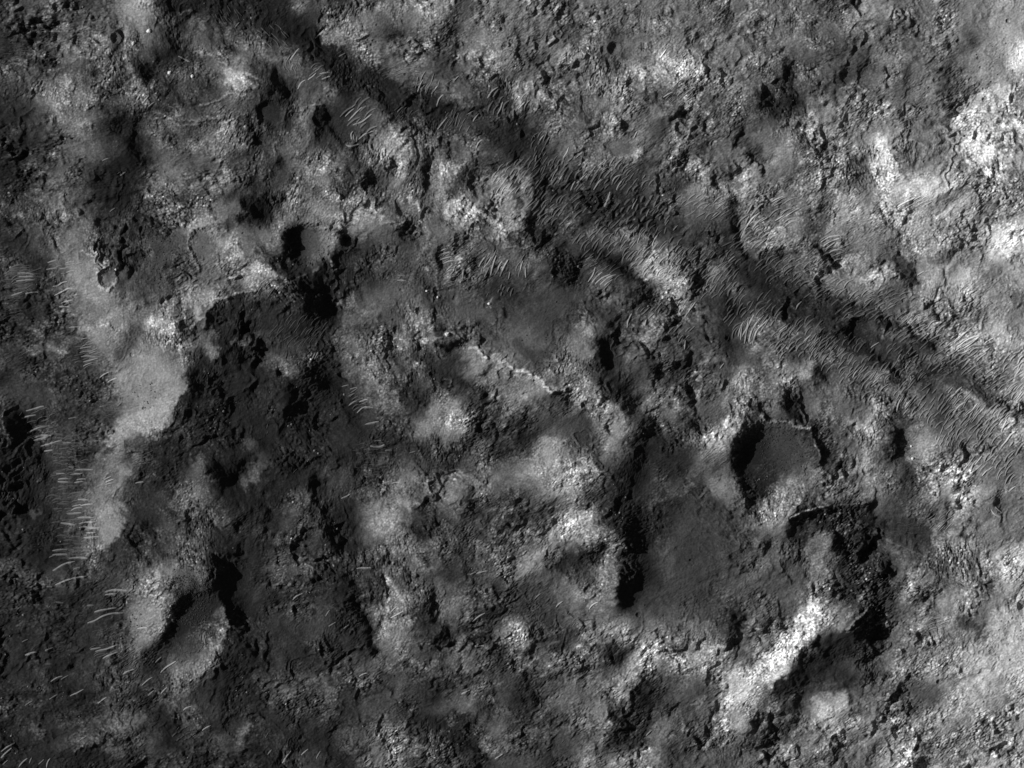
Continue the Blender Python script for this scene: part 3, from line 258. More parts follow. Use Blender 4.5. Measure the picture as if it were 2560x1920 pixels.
for t, pts in {
(1,0): [(1012,352,12),(1037,365,12),(995,388,14),(968,345,12),(900,305,15),(1655,185,10),(1655,240,8),(2100,20,9),(2055,65,6),(1420,350,8),(1410,395,8),(1045,215,12)],
(3,0): [(1790,740,14),(1830,730,12),(1860,770,12),(1885,765,8),(1835,795,8),(2168,470,12),(2200,415,7),(2185,520,9),(2130,540,7),(1350,1395,11),(1460,1470,6),(1385,1510,5),(1235,1130,18),(1870,1055,9),(1570,1080,8),(2075,1355,10),(1970,1385,9),(1100,1535,12),(505,1630,12),(720,840,14),(1815,500,14),(1835,580,12),(2070,180,20),(2120,610,14),(1930,710,12),(1080,860,8),(40,240,6),(215,280,5),(190,300,5)],
(3,1): [(1600,85,8),(1645,60,7),(1690,25,7),(1725,305,9),(1640,470,6),(1430,660,9),(2105,910,14),(2065,580,8),(2010,555,7),(1560,390,6),(2010,870,4),(1130,1100,14),(1990,1010,5),(1310,1750,1)],
(3,3): [(2115,365,14),(2082,393,9),(2190,418,10),(2187,473,9),(2000,467,10),(2020,390,7),(2053,427,6),(2055,455,5),(2155,517,6),(2080,588,8),(2098,725,14),(2052,517,6),(2185,520,7),(2165,545,5),(1720,800,8),(1670,852,9),(1862,888,8),(1560,770,7),(2120,1252,10),(2100,1165,12),(2130,1175,9),(1945,515,7),(2043,545,5),(1700,575,8),(1480,530,5),(2085,405,5),(2155,885,4),(2210,1010,5),(1960,1025,6),(2060,930,6)],
(0,1): [(1755,472,5),(1035,475,9),(1105,630,11),(2100,355,10),(1085,445,6),(1440,582,9)],
(1,1): [(1250,845,12),(1185,1105,14),(2150,1185,10),(1198,1425,12),(1445,1455,12),(2010,380,1),(1655,285,10),(1100,295,5),(1320,390,10),(10,1470,12)],
(1,2): [(1090,772,14),(1040,900,9),(1295,855,12),(1610,1290,12),(1160,1545,22),(1290,1520,22),(690,175,16),(130,660,16)],
(2,0): [(905,630,6),(1075,570,6),(935,570,6),(1770,510,7),(770,505,7),(870,495,9),(1000,515,8),(870,838,8)],
(1,3): [(135,525,8),(375,712,6),(785,1360,8),(1330,1475,7),(30,900,22)], (0,3): [(945,795,14),(870,1358,14),(930,1355,14),(1220,1045,12),(1180,375,10),(1155,1132,12)],
(2,3): [(1880,1242,6),(1955,1260,9),(395,1462,7),(1310,340,9),(1225,1690,1),(1445,362,6),(2030,1610,1)], (3,2): [(520,870,16),(40,1330,8),(1640,1640,1),(810,1430,8)], (2,2): [(1180,1185,5),(2150,1585,5),(330,965,5)],
(0,2): [(1345,70,8),(1240,212,14),(1660,910,14),(1525,1135,12),(1650,1210,9),(1500,740,6)],
}.items():
    for x, y, r in pts:
        if r > 3: TINY.append((t, x, y, r))

k2 = 1.983
TA, TB, TD, TC = (.5,.5), (1.5,.5), (2.5,.5), (1.5,1.5)
TE, TF, TG, TH, TI = (.5,1.5,k2), (2.5,1.5,k2), (.5,2.5,k2), (1.5,2.5,k2), (2.5,2.5,k2)
SECOND = {
(0,1): [(2.9,62,1170,1220,1040,1390),(5.3,70,1300,1560,1450,1610),(3.2,40,560,640,500,800),(5.4,24,760,640,830,700),(4.2,40,640,900,700,1050)],
(0,2): [(6.0,34,1500,60,1430,170),(6.0,30,1300,250,1150,310,1050,400),(2.8,50,1210,490,1110,640),(4.0,30,870,540,830,760),(5.4,40,930,1130,980,1240,930,1350)],
(3,0): [(5.0,80,2080,120,2150,60),(7.8,26,2195,430,2190,540),(4.6,90,1980,560),(4.2,80,1350,700),(2.6,22,1240,560,1180,700,1170,800),(2.6,24,1560,600,1570,750,1520,900)],
(3,3): [(6.0,110,2050,480,2120,620,1980,760),(5.6,90,1680,800,1600,950),(4.2,30,1920,650),(3.4,95,1360,1030),(5.2,80,2050,1500,1850,1300)],
(3,1): [(4.6,90,1900,700,1850,820),(6.6,40,1620,780,1710,680),(5.2,90,1250,430,1500,330),(3.6,40,1430,590,1650,510)],   # second, closer tone reading, crater wall shade painted in: level, half width, x, y, x, y ...
TA: [(1.8,95,1240,150),(1.6,40,1390,60,1400,250),(2.2,90,1850,250,1800,300),(3,60,2050,170),(1.2,30,1650,130,1640,330),(.6,22,1110,360,1125,400),(2,60,1040,470),(1.6,45,1310,600),(2.2,90,940,850),(.7,50,1030,940,1150,920,1140,1050,1000,1060),(2.8,90,1270,850),(5,40,730,390,900,420,1000,440),(5.5,18,900,200,860,230),(4.6,50,370,740),(4.6,90,1480,960),(6,18,1720,600,1710,540),(5,25,1640,660,1720,640),(6.2,18,1740,890,1880,905,2060,900,2150,950),(7.5,20,2180,970),(.5,36,2080,740,2100,700),(2.8,45,2020,790),
 (.8,55,1440,1160,1400,1260,1410,1350),(1.2,60,1430,1400,1450,1520),(3.6,90,1580,1300),(4.6,35,1700,1200,1740,1280),(.7,45,1850,1220,1950,1280),(.9,70,1800,1380,1700,1500,1560,1600),(2,130,1980,1400,1980,1530),(3.7,100,680,1290),(5.2,16,780,1250,830,1330),(6.5,16,860,1320,960,1350),(2.6,50,870,1120),(4.8,30,600,940,720,1000),(3,140,250,1300),(7,20,1090,1480,1140,1530,1240,1540),(5,60,1150,1600),(4.5,60,920,960,990,1000),(3.4,70,450,560,640,600),(3.2,50,620,330,480,280)],
TB: [(5.6,55,60,300,160,470),(.9,60,330,50,450,120),(2,70,640,740,740,690),(2,50,590,830),(7.5,13,490,680,530,640,600,610),(5.4,35,490,760,490,820),(6.2,60,640,1010,740,950),(5.5,30,1000,770,970,700),(5.8,30,1220,720),(6,30,1110,1040),(4.8,90,1010,950),(2,25,1140,690,1150,880,1150,960),(1.8,50,1380,700,1290,1000,1260,1170),(3.8,60,1600,1050),(2,22,250,430,220,620),(5.2,30,320,480,330,600),(2.2,40,1115,1220),(3.2,60,600,1250,900,1290,1200,1300),(.6,35,190,1140),(2.8,40,260,1140),(1.3,50,1480,1480,1640,1440),(.5,22,1700,1380,1650,1500,1610,1620),(.9,42,1790,1310,1950,1430,2120,1560),
 (1.5,120,1800,1000,2150,1000),(1.5,80,1150,220),(1.6,60,930,340,1180,480),(4.4,70,1490,200),(4.3,100,2040,250),(4,80,2060,450),(4.8,25,1690,400),(5.5,12,1890,470),(3.8,110,2000,1200),(1.5,14,455,1330,470,1440),(4.8,35,560,1350),(1.4,30,360,480,350,780),(2.6,80,120,1300,200,1420)],
TD: [(.8,28,870,310,850,430),(.3,9,920,490,1000,590,1070,680),(2.4,35,940,420,1040,560),(1,55,1060,60),(.9,55,1260,60),(2.5,60,1570,480),(7.5,55,2080,400),(6.5,60,2100,700),(6.6,28,1730,830),(6.5,20,2030,850),(6,18,1560,700),(4.8,100,520,680),(6,20,440,810),(1.6,22,630,690,650,820),(1.5,35,800,980,800,1100,840,1200),(2,30,760,940,860,920),(.6,18,780,1150,840,1290,930,1410),(.5,14,1500,1270,1600,1370,1690,1480),(1.2,110,1020,1560),(6,70,300,1540,220,1480),(5,40,70,1420),(.7,40,470,1550),(6.2,14,1200,1280,1290,1270),(5.2,40,1330,1080),(3.6,120,1150,980),(4.6,120,1400,350),(4.8,90,1900,1250),(3.8,80,250,380),(2.2,60,560,450),(2.2,80,300,760)],
TC: [(2.2,80,450,700,620,650),(1.5,35,430,770,620,780,780,870,900,970),(1.2,22,430,470,560,520,640,480,700,440),(1.4,20,720,380,800,300),(.5,16,820,440,810,520),(.5,8,840,560,890,610),(2,35,480,340,500,400),(.4,10,433,0,435,70),(.6,12,1040,180,1050,250),(2.4,60,1540,960),(.8,12,1480,895,1520,882,1600,900),(1.8,14,930,660,880,740,820,760),(2,12,1120,740,1080,800),(5,60,750,560),(6,25,960,590),(4.6,90,1200,920,1000,850),(6.4,22,1330,780,1420,850,1560,860),(6,35,1690,310,1760,380),(4.8,70,1650,560),(5.6,60,520,1010,660,1110),(6,35,1460,1320),(5.4,70,1900,1040,2100,1200),(6,110,1700,1540,1400,1480),(5,80,200,300,350,350),
 (1,25,1960,300,1990,430),(.6,45,1880,480,1900,640),(1.6,110,1950,720,2000,850),(2.6,160,1400,180,1550,250),(8,11,540,400),(3,120,1450,1100,1600,1180),(1.8,110,350,1400,600,1480),(2,100,850,1150,1000,1400),(3.6,90,680,80,720,220),(2.6,80,60,500,200,900),(2.3,60,1300,600,1180,500),(3.4,50,1200,650,1330,720),(4.9,40,1050,760,1180,840),(5.6,28,1240,800,1300,860)],
TE: [(.1,56,830,540,840,620),(.5,52,330,440,450,480,540,520),(.3,58,900,90,980,120),(.6,45,940,420,1010,500),(.3,20,640,290,630,370),(2.4,70,740,150),(2.6,50,760,300),(1.2,48,440,120,520,180),(.2,8,520,210,620,160),(7,26,110,170,220,210),(5.6,35,350,50),(5,28,410,310),(4.8,16,530,270,600,280),(4.6,35,700,360,790,400),(4.4,30,600,770),(3,30,370,590),(4,18,740,580),(5.2,100,100,480),(6,20,20,650,160,620,240,570),(4.5,80,1150,300),(4,60,1200,520),(1,50,1100,600),(2,130,1000,800),(.5,36,430,890,540,900,600,840),(3.6,40,600,900),(4.2,40,360,900),(2,70,290,680),(2.8,80,30,820),(1.4,80,460,640)],
TF: [(1.1,72,560,760,510,850),(2.9,105,740,820),(.8,16,880,750,900,860),(.4,8,580,570,600,610,650,655),(1,20,730,540,720,600,790,660),(3.4,55,340,520,380,640),(8,14,420,680,445,655),(6.4,28,340,760,420,730),(5,40,500,430),(5.6,30,740,430),(5.8,30,830,420),(4.6,35,640,490),(4.5,50,130,580,140,660),(1.4,110,60,760,160,850),(3.6,60,1070,590),(6,14,1020,650,1140,670),(7,7,1160,560,1170,610),(5.6,10,560,300,575,285),(1.5,45,700,50,900,150,960,250),(1,28,1050,190,1060,240),(.9,20,1060,280,1180,350),(.8,20,420,60,450,110),(.2,9,432,247),(5,40,1200,760),(6,18,1130,870),(3.2,50,520,330),(5,40,60,180,20,260),(2.4,90,200,420,100,380)],
TG: [(.2,38,470,400,470,500,480,580,520,680),(3.8,66,300,490),(1.3,72,330,600,300,680,400,600),(2,28,300,780,230,800),(2.7,40,330,790,390,740),(3.4,42,260,860,320,820),(4.8,22,450,650,480,720,440,800,370,900),(6.2,7,470,640,495,710,440,800,380,890),(5.2,45,150,450,170,600,130,750,90,830),(6.2,22,200,600,150,700),(1.2,45,560,600,560,750),(2.2,150,720,700),(3.8,50,830,400),(.9,20,1110,600,1170,700,1220,860),(.3,24,920,20),(4,35,860,80),(1,10,1000,280,1050,340),(.4,45,480,20),(1.2,28,100,860,190,780),(1.4,18,70,220),(1.4,18,35,300),(3.8,35,460,200),(4.2,30,270,150),(1.6,50,650,200,620,320),(2,60,1000,550)],
TH: [(6,72,990,220),(7,24,930,220,970,180),(1.6,38,850,420,980,400,1060,350),(3.2,60,1000,480),(5.4,42,1110,470,1110,580),(.7,52,1250,200,1230,400,1200,520,1190,590),(6,58,650,780),(5.8,50,1180,780),(6,60,920,20),(1.2,42,1150,870),(1.6,40,590,900,560,850),(2,30,780,700),(4,40,600,370),(5,25,770,410),(1.6,22,430,50,450,140),(2.8,120,600,200),(.8,18,235,560,235,690),(5,30,80,580),(5,28,90,700),(1.8,45,320,470),(3.8,60,350,560),(1.4,25,280,780,320,750),(5.4,35,10,220),(1.8,50,170,240,250,200),(2.2,80,600,560,780,620)],
TI: [(2.5,75,1060,250,1120,400,1120,520,1170,650),(2.2,60,1190,560,1200,700,1140,860),(1.2,46,800,200,1000,170,1100,150),(.6,50,990,320),(.8,24,1120,280,1110,380),(4,40,870,320),(4.8,10,930,300,950,350),(1,32,800,290,760,220),(2.4,60,1050,480),(.4,48,1100,700,1160,760),(1.2,25,1230,460),(8.9,38,680,930,760,820,830,700,850,620),(6,16,820,600,860,600),(5.4,35,980,680),(1.2,62,780,900,900,850,1050,820),(3.2,90,680,640),(3,60,760,450),(4.4,40,850,490),(4.6,40,640,820),(2.6,160,300,300),(2.3,110,250,580),(6,70,60,870),(6,60,380,860),(4.4,90,200,750),(1.4,26,480,640,470,820),(.7,42,0,150,0,400),(1.6,40,170,120),(5.6,50,650,170,740,60),(4.6,40,900,60),(3.2,14,60,640,400,650)],
}
SLOPE2 = {
TA: [(.55,22,1090,350,1120,410),(.5,30,1000,950,1000,1040),(.3,40,1390,1170,1370,1300),(.5,12,1710,120,1715,250),(.45,14,1740,280,1800,360),(.45,25,2060,700,2090,780),(.4,16,1270,1400,1260,1500),(.4,9,710,950,750,1010),(.4,10,1240,870,1300,880)],
TB: [(.4,10,930,800,950,960,920,1080),(.35,40,1380,700,1290,1000,1250,1150),(.4,24,1490,880,1470,1040),(.55,26,1430,1150,1350,1250,1270,1290),(.5,20,400,470,370,620,350,780),(.35,12,1120,690,1130,800),(.5,30,180,1090,170,1180),(.3,8,740,1215,950,1240),(.55,12,590,1300,620,1360),(.4,16,800,600,850,610),(.4,8,1310,600,1370,690)],
TD: [(.5,18,880,310,840,420),(.55,9,920,490,1000,590,1070,680),(.4,12,780,1100,840,1290,930,1410),(.5,9,1510,1280,1600,1370,1690,1480),(.35,14,620,650,640,800),(.35,8,1900,770,1980,860),(.3,8,0,210,100,200),(.3,12,1730,180,1750,215)],
TC: [(.45,18,430,470,560,520,640,480,700,440),(.4,14,720,380,790,310),(.6,14,830,430,810,520),(.55,7,840,560,890,610),(.4,40,1890,500,1900,640),(.5,10,1040,180,1060,270),(.4,14,1000,560,1070,620),(.4,10,1470,900,1530,885),(.35,12,1150,1250,1200,1300),(.3,12,900,680,850,750),(.3,9,1110,750,1080,800)],
TE: [(.5,45,840,520,850,620),(.5,40,960,100,990,60),(.35,45,340,430,450,500),(.3,16,420,120,400,200),(.5,8,640,340,620,390),(.4,12,850,840,860,870)],
TF: [(.12,50,520,740,490,850),(.5,12,870,740,900,850),(.5,8,590,580,650,655),(.5,14,720,540,710,610),(.4,10,880,370,930,480),(.4,14,700,450,710,520),(.4,10,780,420,790,460),(.35,8,600,280,640,350),(.35,10,750,300,780,370),(.4,9,80,250,90,280),(.4,9,100,370,120,430),(.4,14,1050,870,1090,930),(.35,10,1050,450,1060,510)],
TG: [(.45,22,450,380,460,500,480,600),(.3,60,260,620,340,560),(.5,8,480,640,500,720),(.35,14,1120,640,1170,700,1220,860),(.4,9,620,870,640,840),(.4,8,680,800,700,780),(.4,12,930,10,930,90),(.35,12,690,590,680,640),(.3,14,690,200,680,260),(.35,9,1000,280,1050,340),(.25,25,380,560,420,520)],
TH: [(.2,45,1230,150,1220,350,1190,500),(.4,20,1170,560,1200,600),(.3,26,1070,300,1020,360),(.35,10,230,560,240,690),(.35,12,290,780,320,750),(.3,16,700,860,780,810),(.35,10,430,90,450,150),(.3,10,1120,160,1080,170),(.3,14,970,900,950,840)],
TI: [(.5,14,820,30,830,90),(.5,18,750,200,850,160,960,130),(.4,30,990,280,1000,360),(.5,10,1150,130,1160,190),(.4,14,1110,290,1100,380),(.55,28,1070,700,1110,640),(.4,20,1160,700,1190,760),(.4,20,740,260,750,300),(.35,7,470,480,560,430,600,370),(.35,7,300,500,380,470),(.3,7,40,630,100,590),(.35,20,440,760,440,820),(.4,7,930,920,955,895),(.4,10,500,420,510,450),(.4,16,1210,470,1230,430),(.4,10,1010,560,1020,620)],
}
LINES2 = {
TA: [(5.5,7,510,1260,520,1190,580,1130,700,1110,760,1140),(5.6,8,510,1310,560,1380,610,1470),(5,5,420,990,520,940,600,950),(5,5,280,1030,340,985,420,990),(6,5,880,1570,980,1530,1080,1530),(6.5,6,1620,1130,1700,1150,1750,1110,1820,1140),(6,7,1880,1110,1950,1080),(6,6,1720,1350,1760,1460),(6,6,1600,1520,1640,1480),(6,5,1470,150,1510,90,1590,75,1680,75),(6.4,5,850,215,930,205,940,230),(5.6,4,470,215,620,205,830,185)],
TB: [(5.4,5,720,1200,850,1215,1040,1230),(5.4,5,1050,1310,1180,1310,1250,1290),(7.5,6,1950,520,2060,540,2190,520),(5.5,4,780,625,850,628),(5.4,4,1720,385,1840,385)],
TD: [(5.5,6,1120,780,1280,850),(5.4,6,880,750,960,740),(5.4,4,1460,20,1640,75)],
TC: [(6.6,4,140,440,300,435,380,445,500,430),(9,8,740,510,800,530,850,590,885,610),(9,9,1040,640,1100,690,1180,720,1260,750),(8.2,7,1260,750,1350,800,1390,850,1440,905),(7.2,5,1440,920,1480,880,1570,880),(5.6,4,820,400,810,490),(5.4,4,300,260,400,300,420,330),(5,4,520,790,570,800,570,850)],
TE: [(5.4,3,380,200,390,110,440,60),(5,3,560,25,650,15)],
TF: [(6.6,3,600,640,650,670,700,660,760,680,840,700),(4.8,2.5,850,720,880,790,890,880),(7,3,1160,560,1170,610,1150,650)],
TG: [(5.4,3,470,640,495,710)],
TI: [(6.8,3,740,190,800,165,850,150,930,120),(6.5,4,1030,740,1070,690,1120,640),(5,2.5,1240,300,1269,312),(5.6,2.5,520,910,560,940)],
}
# ------------------------------------------------------------------ raster of the survey
NX, NY, PX = 1600, 1200, 2.0                # 3200 x 2400 px, 320 / 240 px of margin on each side, wraps round
OX, OY = -320.0, -240.0
XX, YY = np.meshgrid(OX + np.arange(NX) * PX, OY + np.arange(NY) * PX)
kx = np.fft.rfftfreq(NX, PX)[None, :] * 2 * np.pi
ky = np.fft.fftfreq(NY, PX)[:, None] * 2 * np.pi

def spec(seed, l0, l1, beta=1.0, ang=0.0, st=1.0):
    """band limited random field, wavelengths l0..l1 px, unit variance, stretched st times along ang"""
    rng = np.random.default_rng(seed)
    f = np.fft.rfft2(rng.standard_normal((NY, NX)))
    c, s = math.cos(math.radians(ang)), math.sin(math.radians(ang))
    ka = (kx * c + ky * s) * st; kb = -kx * s + ky * c
    k = np.sqrt(ka * ka + kb * kb) / (2 * np.pi) + 1e-9
    w = k ** (-beta) * np.exp(-(k * l0) ** 4) * (1 - np.exp(-(k * l1) ** 4))
    a = np.fft.irfft2(f * w, s=(NY, NX))
    return (a / a.std()).astype(np.float32)

def blur(a, s):
    k2 = kx * kx + ky * ky
    return np.fft.irfft2(np.fft.rfft2(a) * np.exp(-k2 * s * s / 2), s=(NY, NX)).astype(np.float32)

def samp(a, x, y):
    """bilinear sample of raster a at photo pixel x, y (wraps)"""
    u = (np.asarray(x) - OX) / PX; v = (np.asarray(y) - OY) / PX
    i = np.floor(u).astype(int); j = np.floor(v).astype(int)
    fu = u - i; fv = v - j
    i0 = i % NX; i1 = (i + 1) % NX; j0 = j % NY; j1 = (j + 1) % NY
    return (a[j0, i0] * (1 - fu) + a[j0, i1] * fu) * (1 - fv) + (a[j1, i0] * (1 - fu) + a[j1, i1] * fu) * fv

def seg_dist(pts, pad, q=1.0):
    """window and distance to a polyline"""
    xs = [p[0] for p in pts]; ys = [p[1] for p in pts]
    i0 = max(0, int((min(xs) - pad - OX) / PX)); i1 = min(NX, int((max(xs) + pad - OX) / PX) + 2)
    j0 = max(0, int((min(ys) - pad - OY) / PX)); j1 = min(NY, int((max(ys) + pad - OY) / PX) + 2)
    if i1 <= i0 or j1 <= j0: return None, None
    wx = WX[j0:j1, i0:i1]; wy = WY[j0:j1, i0:i1]
    if q < 1: wx = wx * q + XX[j0:j1, i0:i1] * (1 - q); wy = wy * q + YY[j0:j1, i0:i1] * (1 - q)
    d = np.full(wx.shape, 1e9, np.float32)
    if len(pts) == 1: pts = pts * 2
    for (ax, ay), (bx, by) in zip(pts[:-1], pts[1:]):
        dx, dy = bx - ax, by - ay; L = dx * dx + dy * dy + 1e-6
        t = np.clip(((wx - ax) * dx + (wy - ay) * dy) / L, 0, 1)
        d = np.minimum(d, np.hypot(wx - ax - t * dx, wy - ay - t * dy))
    return (slice(j0, j1), slice(i0, i1)), d

# ragged outlines: every survey mark is read through a fractal warp
w1, w2 = spec(1, 14, 160, 1.6), spec(2, 14, 160, 1.6)
w3, w4 = spec(3, 4, 30, 1.2), spec(4, 4, 30, 1.2)
OCT = [(-75, 0), (-35, 1), (0, 2), (35, 3), (75, 4)]
wsel = []
bias = {-75: 700 * np.exp(-((XX - 820) / 330) ** 2 - ((YY - 420) / 260) ** 2) / 700 * 1.5 + 1.2 * np.exp(-((XX - 2150) / 260) ** 2 - ((YY - 1300) / 320) ** 2),
        -35: 1.5 * (XX > 1100) + 1.1 * (YY > 1450), 0: 2.2 * np.exp(-(XX / 260) ** 2), 35: .3, 75: .2 + 1.2 * np.exp(-((XX - 900) / 300) ** 2 - ((YY - 850) / 200) ** 2)}
for a, k in OCT: wsel.append(np.exp(1.3 * (spec(60 + k, 120, 600, 1.0) + bias[a])))
tot = sum(wsel); wsel = [blur(w / tot, 8) for w in wsel]
def flow(seed, l0, l1, beta, st):
    out = 0
    for (a, k), w in zip(OCT, wsel): out = out + w * spec(seed + k, l0, l1, beta, a, st)
    return (out / out.std()).astype(np.float32)
grain = flow(70, 4.0, 13, .4, 1.9)
mid = flow(80, 8, 40, 1.0, 2.0)
fib = [spec(300 + k, 6, 48, 1.1, a, 3.2) for a, k in OCT]
fx = sum(w * n * math.cos(math.radians(a)) for (a, k), w, n in zip(OCT, wsel, fib)); fy = sum(w * n * math.sin(math.radians(a)) for (a, k), w, n in zip(OCT, wsel, fib))
WX = XX + w1 * 5.0 + w3 * 3.2 + fx * 9; WY = YY + w2 * 5.0 + w4 * 3.2 + fy * 9

def warp(a, amp):
    return samp(a, XX + w1 * amp, YY + w2 * amp).astype(np.float32)
LV = np.array([9, 20, 37, 60, 89, 121, 157, 198, 232, 252], float)     # brightness of each survey level
def lin(v):
    v = v / 255.0
    return np.where(v < .04045, v / 12.92, ((v + .055) / 1.055) ** 2.4)

G = np.zeros((48, 64), np.float32)
for (tx, ty), s in GRID.items():
    for r, row in enumerate(s.split()):
        for c, ch in enumerate(row): G[ty * 12 + r, tx * 16 + c] = float(ch)
pad = 8
Gp = np.pad(G, ((6, 6), (8, 8)), 'edge')                     # 60 x 80 cells of 40 px = 3200 x 2400
def cubic_grid(Gp, wx, wy):
    u = (wx - OX) / 40.0 - .5; v = (wy - OY) / 40.0 - .5
    i = np.floor(u).astype(int); j = np.floor(v).astype(int); fu = u - i; fv = v - j
    def wts(f): return [((1 - f) ** 3) / 6, (3 * f ** 3 - 6 * f ** 2 + 4) / 6, (-3 * f ** 3 + 3 * f ** 2 + 3 * f + 1) / 6, f ** 3 / 6]
    # sharpen so that the smooth spline passes close to the readings
    A = Gp.copy()
    for _ in range(4):
        q = np.pad(A, 1, 'edge')
        sm = (q[:-2, 1:-1] + q[2:, 1:-1] + 4 * q[1:-1, 1:-1]) / 6
        q = np.pad(sm, 1, 'edge'); sm = (q[1:-1, :-2] + q[1:-1, 2:] + 4 * q[1:-1, 1:-1]) / 6
        A = A + (Gp - sm) * .8
    out = np.zeros(wx.shape, np.float32)
    cu, cv = wts(fu), wts(fv)
    for b in range(4):
        jj = np.clip(j - 1 + b, 0, A.shape[0] - 1)
        for a in range(4):
            ii = np.clip(i - 1 + a, 0, A.shape[1] - 1)
            out += A[jj, ii] * cu[a] * cv[b]
    return out
T = cubic_grid(Gp, WX, WY)
def dirblur(a, ang, s1, s2):
    c, s_ = math.cos(math.radians(ang)), math.sin(math.radians(ang))
    ka = kx * c + ky * s_; kb = -kx * s_ + ky * c
    return np.fft.irfft2(np.fft.rfft2(a) * np.exp(-(ka * s1) ** 2 / 2 - (kb * s2) ** 2 / 2), s=(NY, NX)).astype(np.float32)
# tone drawn out along the local grain of the rock, and crisper across it
st_ = sum(w * (dirblur(T, a, 26, 3) * 2.1 - dirblur(T, a, 26, 24) * 1.1) for (a, k), w in zip(OCT, wsel))
T = T * .25 + st_ * .75

def paint(dst, lst, soft=.9, q=1.0):
    for t, val, hw, pts in lst:
        hw = hw / K; p = P(t, pts)
        win, d = seg_dist(p, hw * 2.2 + 12, q)
        if win is None: continue
        m = 1 / (1 + np.exp((d - hw) / (hw * .18 + .6)))
        dst[win] += (val - dst[win]) * m * soft
VALLEY = [(600,0),(694,23),(787,110),(879,190),(983,237),(1076,272),(1160,300),(1307,350),(1388,428),(1481,509),(1620,548),(1790,610),(1874,683),(1967,752),(2082,798),(2198,850),(2314,920),(2430,968),(2540,1040)]
for hw, val, p in ((26, 1.3, VALLEY[:6]), (18, 2.0, VALLEY[5:8]), (40, 1.9, [(1320,400),(1400,450),(1481,500),(1620,548)]), (28, 2.4, [(1620,548),(1700,590),(1790,620)]), (40, 1.7, [(1790,620),(1874,683),(1967,745),(2082,780)]),
                 (14, 1.8, VALLEY[14:]), (11, 1.5, [(2128,855),(2190,900),(2240,925),(2330,975),(2350,1010)]), (12, 1.2, [(880,180),(960,235),(990,260)]), (36, 3.9, [(1950,830),(2080,870),(2200,940),(2330,1020),(2450,1100),(2540,1165)]), (24, 4.5, [(2250,815),(2400,875),(2540,955)])):
    win, d = seg_dist(p, hw * 2.2 + 20, .6)
    m = 1 / (1 + np.exp((d - hw) / (hw * .13 + 1))) * .85 * np.clip(.9 + .25 * spec(40, 30, 200, 1.)[win], .3, 1.1)
    T[win] += (val - T[win]) * m
# rock roughness
R = np.clip(.78 + .42 * spec(5, 40, 400, 1.0), .18, 1.4)
for t, hw, pts, amt in SMOOTH:
    hw = hw / (t[2] if len(t) > 2 else K); win, d = seg_dist(P(t, pts), hw * 2 + 20)
    m = 1 / (1 + np.exp((d - hw) / (hw * .22 + 2.0)))
    R[win] *= 1 - amt * m

# uneven ground: the survey tone is broken up along its own outlines
win, d = seg_dist(P(TI, [(820,180),(1050,230),(1110,400),(1120,520),(1180,700),(1130,860)]), 120)      # fractured scarp: the roughest ground
R[win] = np.maximum(R[win], 1.8 / (1 + np.exp((d - 38) / 6)))
# regional tone: the ground above the valley and along the right edge is paler
T = T - .55 * np.clip((950 - XX) / 250, 0, 1) * np.clip((YY - 850) / 250, 0, 1)      # darker tone in the lower left
vy = np.interp(XX, [v[0] for v in VALLEY], [v[1] for v in VALLEY])
above = 1 / (1 + np.exp((YY - vy + 45) / 14)) * (XX > 500)
T = T + .42 * above + .35 * np.clip((XX - 2200) / 300, 0, 1) + .22 * np.clip((XX - 1400) / 600, 0, 1) * (YY > 1300)
OV = (0, 0, .8641)
for hw, val, pts in ((45, 4.4, [(160,560),(185,640)]), (60, 4.6, [(235,690),(300,760)]), (62, 4.9, [(300,800),(330,850)]), (36, 5.3, [(270,940),(330,885)]), (30, 4.6, [(250,1000),(232,1080),(228,1150)]), (24, 5.2, [(265,1120),(240,1170)]), (11, 6.0, [(392,810),(352,890),(292,950),(268,1010)]), (40, 2.5, [(110,700),(150,830),(165,950),(125,1100)]),
      (26, 1.4, [(445,800),(405,900),(345,1000)]), (26, 2.0, [(330,1030),(300,1110),(245,1210)]), (62, 1.0, [(480,790),(620,870)]), (62, 1.1, [(520,900),(700,950)]), (45, .5, [(5,930),(35,1010),(70,1150)]), (60, 2.0, [(50,1300),(80,1500)]), (40, 1.4, [(640,990),(600,1040)])):
    win, d = seg_dist(P(OV, pts), hw * 2 + 12)
    m = 1 / (1 + np.exp((d - hw / .8641) / (hw * .12 + 1)))
    T[win] += (val + (.3 if val > 4 else 0) - T[win]) * m * .85
    if val > 4 and val < 5.9: R[win] *= 1 - .55 * m
nz = warp(flow(240, 9, 120, 1.1, 2.8), 5); nz2 = warp(flow(250, 5, 30, .9, 2.2), 2.5)
tn = np.clip(R, .34, 1.1) * (.62 * np.tanh(1.7 * nz) + .34 * np.tanh(1.5 * nz2))
T = T + tn + .10 * spec(42, 30, 160, 1.0)
paint(T, DARK_A); paint(T, BRIGHT)
S2 = []
for t, L in SECOND.items():
    k = t[2] if len(t) > 2 else K
    for e in L: S2.append((e[1] / k, e[0], t, [(e[i], e[i + 1]) for i in range(2, len(e), 2)]))
S2.sort(key=lambda a: -a[0])
for hw, val, t, pts in S2:
    win, d = seg_dist(P(t, pts), hw * 1.8 + 12, .55)
    if win is None: continue
    m = 1 / (1 + np.exp((d - hw) / (hw * .17 + .7)))
    T[win] += (val + tn[win] * .8 - T[win]) * m * .82
paint(T, LINES, .9, .3)
for t, L in LINES2.items():
    k = t[2] if len(t) > 2 else K
    paint(T, [(t, e[0], e[1] * K / k, [(e[i], e[i + 1]) for i in range(2, len(e), 2)]) for e in L], .9, .3)
